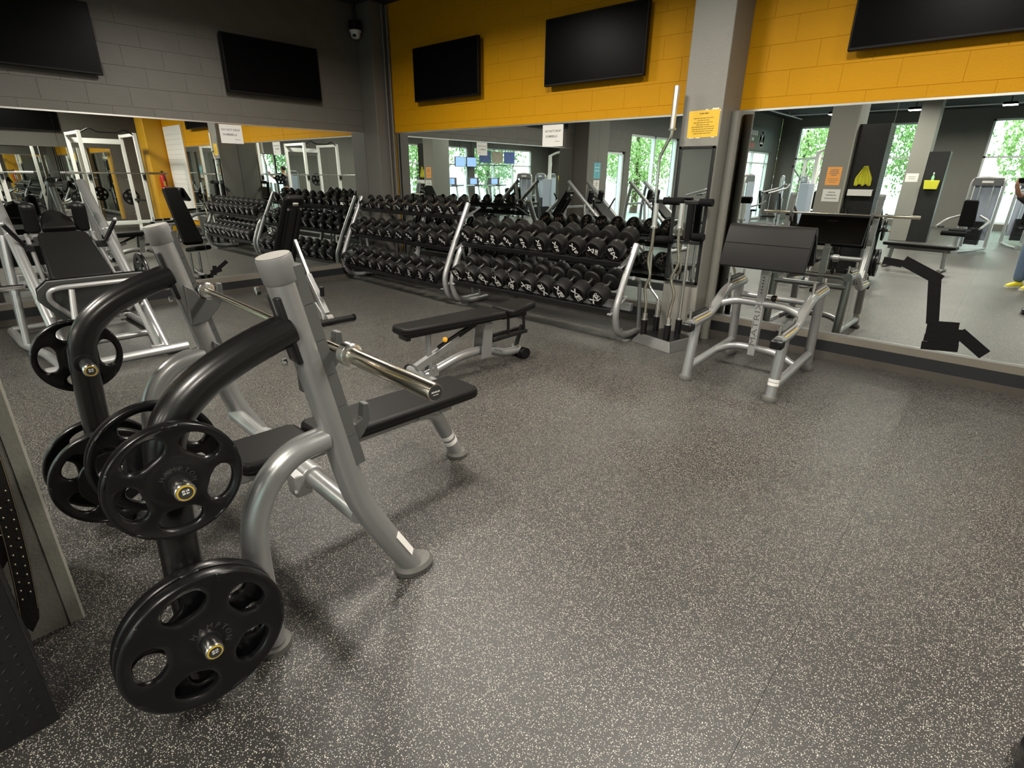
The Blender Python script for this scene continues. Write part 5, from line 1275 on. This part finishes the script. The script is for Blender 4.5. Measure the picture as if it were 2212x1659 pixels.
for s_ in (-1, 1):
    sh = MB()
    secs = [(-0.09, 0.034, 0.075), (-0.03, 0.042, 0.095), (0.06, 0.044, 0.075), (0.14, 0.046, 0.055), (0.20, 0.034, 0.040)]
    rings = []
    for f_, w_, h_ in secs:
        rings.append([pp(s_*0.12 + a*w_, f_, 0.012 + b*h_) for a, b in ((-1, 0), (1, 0), (1, 0.45), (0.6, 1), (-0.6, 1), (-1, 0.45))])
    vs = [v_ for r_ in rings for v_ in r_]; fs = [tuple(reversed(range(6))), tuple(range(24, 30))]
    for k in range(4):
        for i in range(6): fs.append((k*6+i, k*6+(i+1) % 6, k*6+6+(i+1) % 6, k*6+6+i))
    o = sh.raw(vs, fs).build('shoe', 'shoe_yellow', pe, smooth=80); ss = o.modifiers.new('sub', 'SUBSURF'); ss.levels = 2; ss.render_levels = 2
    so = MB(); vs2 = [pp(s_*0.12+a*w_*1.04, f_, z_) for f_, w_, h_ in secs for a, z_ in ((-1, 0), (1, 0), (1, 0.022), (-1, 0.022))]; fs2 = [(3, 2, 1, 0), (16, 17, 18, 19)]
    for k in range(4):
        for i in range(4): fs2.append((k*4+i, k*4+(i+1) % 4, k*4+4+(i+1) % 4, k*4+4+i))
    so.raw(vs2, fs2).build('sole', 'shoe_white', o, smooth=0)
    # fingers closed on the phone's edges
    fg = MB()
    for k in range(4):
        z_ = 0.03 - 0.022*k
        a0 = Vector(cl(s_*0.10, -0.05, z_-0.01)); a1 = Vector(cl(s_*0.088, -0.008, z_)); a2 = Vector(cl(s_*0.062, 0.0, z_+0.002))
        fg.tube(fil([a0, a1, a2], 0.02, 3), 0.0085, 8)
    fg.tube(fil([Vector(cl(s_*0.10, -0.06, -0.03)), Vector(cl(s_*0.075, -0.045, 0.0)), Vector(cl(s_*0.05, -0.038, 0.012))], 0.02, 3), 0.010, 8)
    fg.build('fingers', 'skin', pe)
hd = MB(); hd.sphere(pp(0, 0.035, 1.735), 0.098, 20, 12, (1, 1, 1.0)); hd.build('hair', 'hair', pe)
fc = MB(); fc.sphere(pp(0, 0.075, 1.665), 0.082, 20, 12, (0.92, 0.92, 1.3)); fc.sphere(pp(0, 0.155, 1.655), 0.016, 10, 8, (1, 1, 1.5)); fc.build('face', 'skin', pe)
for s_ in (-1, 1): MB().sphere(pp(0.03*s_, 0.145, 1.685), 0.010, 10, 8).build('eye', 'dark_mark', pe)
MB().sphere(pp(0, 0.147, 1.61), 0.016, 10, 6, (1.4, 0.5, 0.35)).build('mouth', 'tan_plastic', pe)
ph = thing('phone', 'black phone held up in both hands', 'phone')
ph.matrix_world = Matrix(((r2.x, u2.x, -fw.x, CX-fw.x*0.02), (r2.y, u2.y, -fw.y, CY-fw.y*0.02), (r2.z, u2.z, -fw.z, CZ-fw.z*0.02), (0, 0, 0, 1)))
MB().box((0, 0, 0.004), (0.16, 0.078, 0.008)).build('case', 'tv_frame', ph, bevel=0.003)
MB().box((0, 0, 0.0085), (0.15, 0.070, 0.001)).build('screen', 'tv_screen', ph, smooth=0)

# ------------------------------------------------------------------ outdoors
gd = struct('ground_outside', MB().box((5, -10, -0.16), (140, 140, 0.05)), 'asphalt', smooth=0)
def tree(label, loc, h, r, seed, m):
    t = thing('tree', label, 'tree', loc, group='trees outside the windows')
    r_ = random.Random(seed)
    MB().tube([(0, 0, 0), (0.1, 0.05, h*0.3), (0.0, 0.1, h*0.6)], 0.16, 10, rr=[0.2, 0.15, 0.08]).build('trunk', 'bark', t)
    mb = MB()
    for k in range(6500):
        while True:
            a = Vector((r_.uniform(-1, 1), r_.uniform(-1, 1), r_.uniform(-1, 1)))
            if 0.25 < a.length < 1: break
        lump = 1 + 0.25*math.sin(a.x*7+seed)*math.sin(a.y*6)*math.sin(a.z*5)
        c = Vector((a.x*r, a.y*r, a.z*h*0.45))*lump + Vector((0, 0, h*0.58))
        M = T(*c) @ rotm(r_.uniform(0, 6), r_.uniform(0, 6), r_.uniform(0, 6)); s = r_.uniform(0.05, 0.13)
        mb.raw([(-s, 0, 0), (0, -s*0.5, 0.03), (s, 0, 0), (0, s*0.5, 0.03)], [(0, 1, 2, 3)], M)
    mb.build('foliage', m, t, smooth=0)
tl = [(-0.6, -25.5, 6.5, 2.1), (4.2, -27, 7, 2.1), (8.6, -25, 6.5, 2.0), (13.0, -26, 7, 2.0), (-6, -9, 6, 2.1), (-7, -14.4, 6.5, 2.1), (-6.5, -19.6, 6, 2.1), (17.5, -10.5, 6.5, 2.1), (18, -15.5, 6.5, 2.1), (17.5, -20.6, 6, 2.1)]
nm_ = ['tree outside the narrow far window', 'tree outside the middle far window', 'tree outside the wide far window', 'tree behind the far right corner outside', 'tree outside the left window next to the glass door', 'tree outside the storefront window', 'tree outside the far left corner', 'tree outside the right windows by the treadmills', 'tree outside the right windows by the posters', 'tree outside the far end of the right windows']
for i_, (x_, y_, h_, r_) in enumerate(tl):
    tree('green leafy ' + nm_[i_], (x_, y_, -0.135), h_, r_, i_+1, 'leaf' if i_ % 2 else 'leaf_light')
